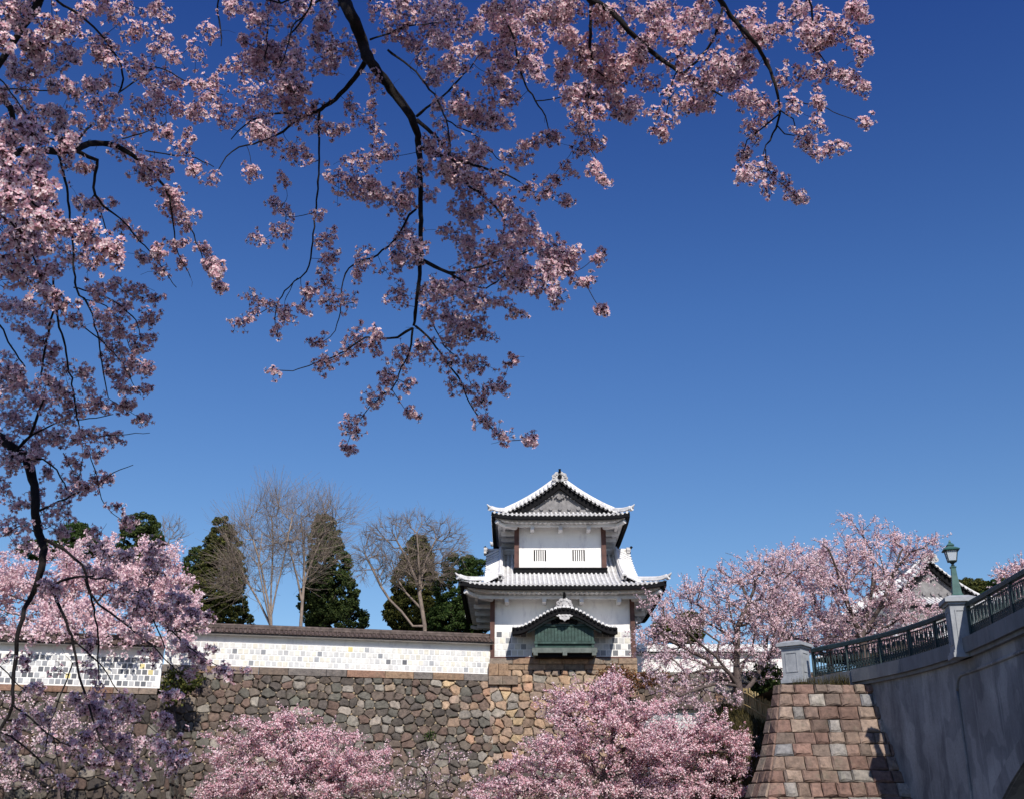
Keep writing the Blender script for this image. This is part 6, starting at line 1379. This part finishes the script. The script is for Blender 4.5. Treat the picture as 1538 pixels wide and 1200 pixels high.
def resample(pts, step):
    out = []; L = len(pts)
    for i in range(L-1):
        p0, p1, p2, p3 = (np.array(pts[max(i-1, 0)]), np.array(pts[i]), np.array(pts[i+1]), np.array(pts[min(i+2, L-1)]))
        n = max(1, int(np.hypot(*(p2-p1)[:2])/step))
        for k in range(n):
            t = k/n; out.append(.5*((2*p1)+(-p0+p2)*t+(2*p0-5*p1+4*p2-p3)*t*t+(-p0+3*p1-3*p2+p3)*t**3))
    out.append(np.array(pts[-1])); return out
def shade_prob(x, y):
    if y > 700: return .96
    if x > 740 and y < 230: return .04
    if x > 830: return .10
    if x > 690: return .45 if y < 210 else .60
    if x > 335: return .72
    if y < 420 and x > 130: return .15
    if y < 400: return .30
    return .82 if y > 560 else .66
def fore_tree(label, base, trunk, limbs, caps, near, seed, crown_extra, fill):
    r = np.random.default_rng(seed); root = thing('cherry_tree', base, label, 'cherry tree', 'cherry trees overhanging the viewpoint')
    T = Tree(seed); ids = T.path(trunk[0], -1, trunk[1])
    mb = MB(); pix = []; node = []          # pixel position and world point of every traced limb point
    starts = []
    for (Y0, Y1, pts) in limbs:
        rs = resample(pts, 9.0); n = len(rs); path = []; rad = []
        for i, q in enumerate(rs):
            u = i/(n-1); Y = Y0+(Y1-Y0)*u + .05*math.sin(i*.7+seed)
            if 0 < i < n-1: q = q + np.array([r.normal(0, .7), r.normal(0, .7), 0])
            p = P(q[0], q[1], Y); path.append(p); dep = p.y*CP+(p.z-EYE)*SP
            rad.append(max(.0014, q[2]*(.36+.006*min(q[2], 14))*dep/F_PX)*(1+.10*math.sin(i*1.9+len(pix))*r.random()+(.16 if r.random() < .07 else 0))); pix.append((q[0], q[1])); node.append((p.x, p.y, p.z))
        mb.sweep(path, rad, 9 if rad[0] > .015 else 6, 0, True, cap=True)
        if pts[0][0] < 0 or pts[0][1] < 0: starts.append((path[0], rad[0]))
    npix = len(pix)
    cen, nor = [], []; shade = []
    def capsule(x0, y0, x1, y1, rad_px, Yfix=None):
        A = np.array(pix); d0 = np.hypot(A[:, 0]-x0, A[:, 1]-y0); d1 = np.hypot(A[:, 0]-x1, A[:, 1]-y1)
        dm = np.minimum(d0, d1)
        if Yfix is not None: dm = dm + 60*np.abs(np.array(node)[:, 1]-Yfix)
        j = int(np.argmin(dm)); rev = d1[j] < d0[j]
        if rev: x0, y0, x1, y1 = x1, y1, x0, y0
        Y = node[j][1] + r.normal(0, .12); Y1 = Y + r.normal(0, .10)
        a = P(x0, y0, Y); b = P(x1, y1, Y1); s = Vector(node[j])
        # twig from the limb through the capsule axis
        dist = (a-s).length; path = [s]
        if dist > .05:
            m = (s+a)/2 + Vector((r.normal(0, .12)*dist, r.normal(0, .1)*dist, -.10*dist + r.normal(0, .08)*dist))
            for u in (.25, .5, .75): path.append(s*(1-u)**2 + m*2*u*(1-u) + a*u*u)
        path.append(a)
        nseg = max(1, int((b-a).length/.05))
        for i in range(1, nseg+1): path.append(a + (b-a)*(i/nseg) + Vector(r.normal(0, .006, 3)))
        rt = max(.0018, min(.0035, .0016+.004*dist)); mb.sweep(path, [rt*(1-.45*i/len(path)) for i in range(len(path))], 5, 0, True, cap=False)
        for p in path[2::2]:
            q = proj(p)
            if q: pix.append(q); node.append(tuple(p))
        dep = a.y*CP+(a.z-EYE)*SP; Rw = (rad_px*1.02+.8)*dep/F_PX
        ln = (b-a).length; ns = max(1, int(ln/(Rw*.95))+1); sh = r.random() < shade_prob(x0, y0) and Yfix is None
        for k in range(ns):
            u = (k+.5)/ns if ns > 1 else .5; c = a*(1-u)+b*u; c = np.array(c) + r.normal(0, Rw*.15, 3)
            m = int(2.0*(Rw/.0175)**2*.66) + 3
            v = r.normal(0, 1, (m, 3)); v /= np.linalg.norm(v, axis=1)[:, None]
            rr = Rw*(.55+.5*r.random(m))[:, None]
            cen.append(c + v*rr*np.array([1, 1, .92])); nor.append(v + r.normal(0, .35, (m, 3)) + (0 if sh else .45)*np.array(SUNV))
            if sh: shade.append((c, Rw))
            for e in range(2):                                  # looser spurs around it
                dv = r.normal(0, 1, 3); dv /= np.linalg.norm(dv); q = c + dv*Rw*r.uniform(1.15, 1.75); k2 = int(r.integers(2, 6))
                mb.sweep([Vector(c), Vector(c*.5+q*.5 + r.normal(0, .006, 3)), Vector(q)], [.0016, .0014, .0011], 4, 0, True, cap=False)
                vv = r.normal(0, 1, (k2, 3)) + dv*.5; vv /= np.linalg.norm(vv, axis=1)[:, None]; cen.append(q + vv*r.uniform(.014, .030, k2)[:, None]); nor.append(vv)
        # stray single flower or bud twig now and then
        if r.random() < .25:
            d = (b-a) if ln > .02 else Vector(r.normal(0, 1, 3)); d.normalize(); e = b + d*r.uniform(.05, .13) + Vector(r.normal(0, .025, 3)); mb.sweep([b, (b+e)/2+Vector(r.normal(0, .008, 3)), e], .0013, 4, 0, True, cap=False)
            if r.random() < .6: cen.append(np.array(e)[None]+r.normal(0, .012, (3, 3))); nor.append(r.normal(0, 1, (3, 3)))
    cl = [tuple(float(v) for v in t.split(',')) for t in caps.split()]
    A0 = np.array(pix); cl.sort(key=lambda c: float(np.min(np.hypot(A0[:, 0]-(c[0]+c[2])/2, A0[:, 1]-(c[1]+c[3])/2))))
    for c in cl: capsule(*c)
    for (x0, y0, x1, y1, k, rp) in fill:
        for i in range(k):
            x, y, a = r.uniform(x0, x1), r.uniform(y0, y1), r.uniform(-.6, 1.4); l = r.uniform(0, 18); capsule(x, y, x+l*math.cos(a), y+l*math.sin(a), rp*r.uniform(.7, 1.2))
    for c in (near.split() if near else []): capsule(*[float(v) for v in c.split(',')], Yfix=4.3)
    # bare twiglets along the limbs
    for i in range(npix):
        if r.random() < .05:
            p = Vector(node[i]); d = Vector(r.normal(0, 1, 3)); d.z -= .3; d.normalize(); l = r.uniform(.06, .2)
            mb.sweep([p, p+d*l*.5+Vector(r.normal(0, .012, 3)), p+d*l], [.0018, .0014, .001], 4, 0, True, cap=False)
    # the crown above and behind the viewpoint: unseen clumps added up-sun to shade these
    ccen, cnor, cpts = [], [], []
    for (c, Rw) in shade:
        for tr in range(30):
            t = r.uniform(2.2, 5.5); q = Vector(c) + SUNV*t; pj = proj(q)
            if (pj is None or pj[1] < -120 or pj[0] < -150) and q.z > 3.4: break
        else: continue
        cpts.append(np.array(q)); R2 = Rw*(1.2 if c[2] > 4.6 else 1.5); m = int(1.7*(R2/.0215)**2)+6
        v = r.normal(0, 1, (m, 3)); v /= np.linalg.norm(v, axis=1)[:, None]
        ccen.append(np.array(q) + v*R2*(r.random(m)**.4)[:, None]); cnor.append(v+r.normal(0, .4, (m, 3)))
    for p in crown_extra:
        cpts.append(np.array(p))
    st_ = sorted(starts, key=lambda q: -q[1])
    for (sp_, sr_) in st_:                      # each traced limb is carried by a bough of its own thickness
        i = T.grow([np.array(sp_)], .35, .15, .35, .05, .05)[0]; rr_ = sr_
        while i >= 0:
            T.rmin[i] = max(T.rmin[i], min(rr_, .16)); rr_ *= 1.012; i = T.par[i]
    k0 = len(T.p); big = cpts[::3]
    T.grow(np.array(big), .30, .3, .35, -.02, .10); T.grow(np.array([p for i, p in enumerate(cpts) if i % 3]), .25, .3, .3, -.05, .1)
    rad = T.radii(.0026, 2.15, .16); T.wood(mb, rad, 8)
    mb.build('trunk', M_BARKD, root)
    V1, F1, m1 = flowers(np.concatenate(cen), np.concatenate(nor), r, .0168, 2)
    V2, F2, m2 = flowers(np.concatenate(ccen), np.concatenate(cnor), r, .0215, 1)
    V = np.concatenate([V1, V2]); Fq = np.concatenate([F1, F2+len(V1)]); mi = np.concatenate([m1, m2])
    fast_mesh('crown', V, Fq, [M_PETAL, M_CALYX, M_STAMEN], root, mi)
fore_tree('old cherry tree whose dark limbs hang down from above the centre and upper right', (3.4, -2.6, 0),
   ([(3.4, -2.6, -.1), (3.35, -2.55, .8), (3.25, -2.4, 1.8), (3.0, -2.1, 2.9), (2.6, -1.5, 4.2), (2.1, -.4, 5.4), (1.5, 1.2, 6.5), (.9, 2.8, 7.3)], [.30, .27, .25, .23, .20, .17, .14, .11]), LIMB_B, CAPS_B, None, 501, [], FILL_B)
fore_tree('old cherry tree overhanging the left edge with drooping dark boughs and near sunlit sprays', (-5.6, 1.6, 0),
   ([(-5.6, 1.6, -.1), (-5.55, 1.7, .8), (-5.5, 1.9, 1.7), (-5.4, 2.2, 2.8), (-5.3, 2.8, 4.0), (-5.1, 3.6, 5.0)], [.32, .29, .26, .24, .20, .17]), LIMB_A, CAPS_A, CAPS_NEAR, 502, [], FILL_A)
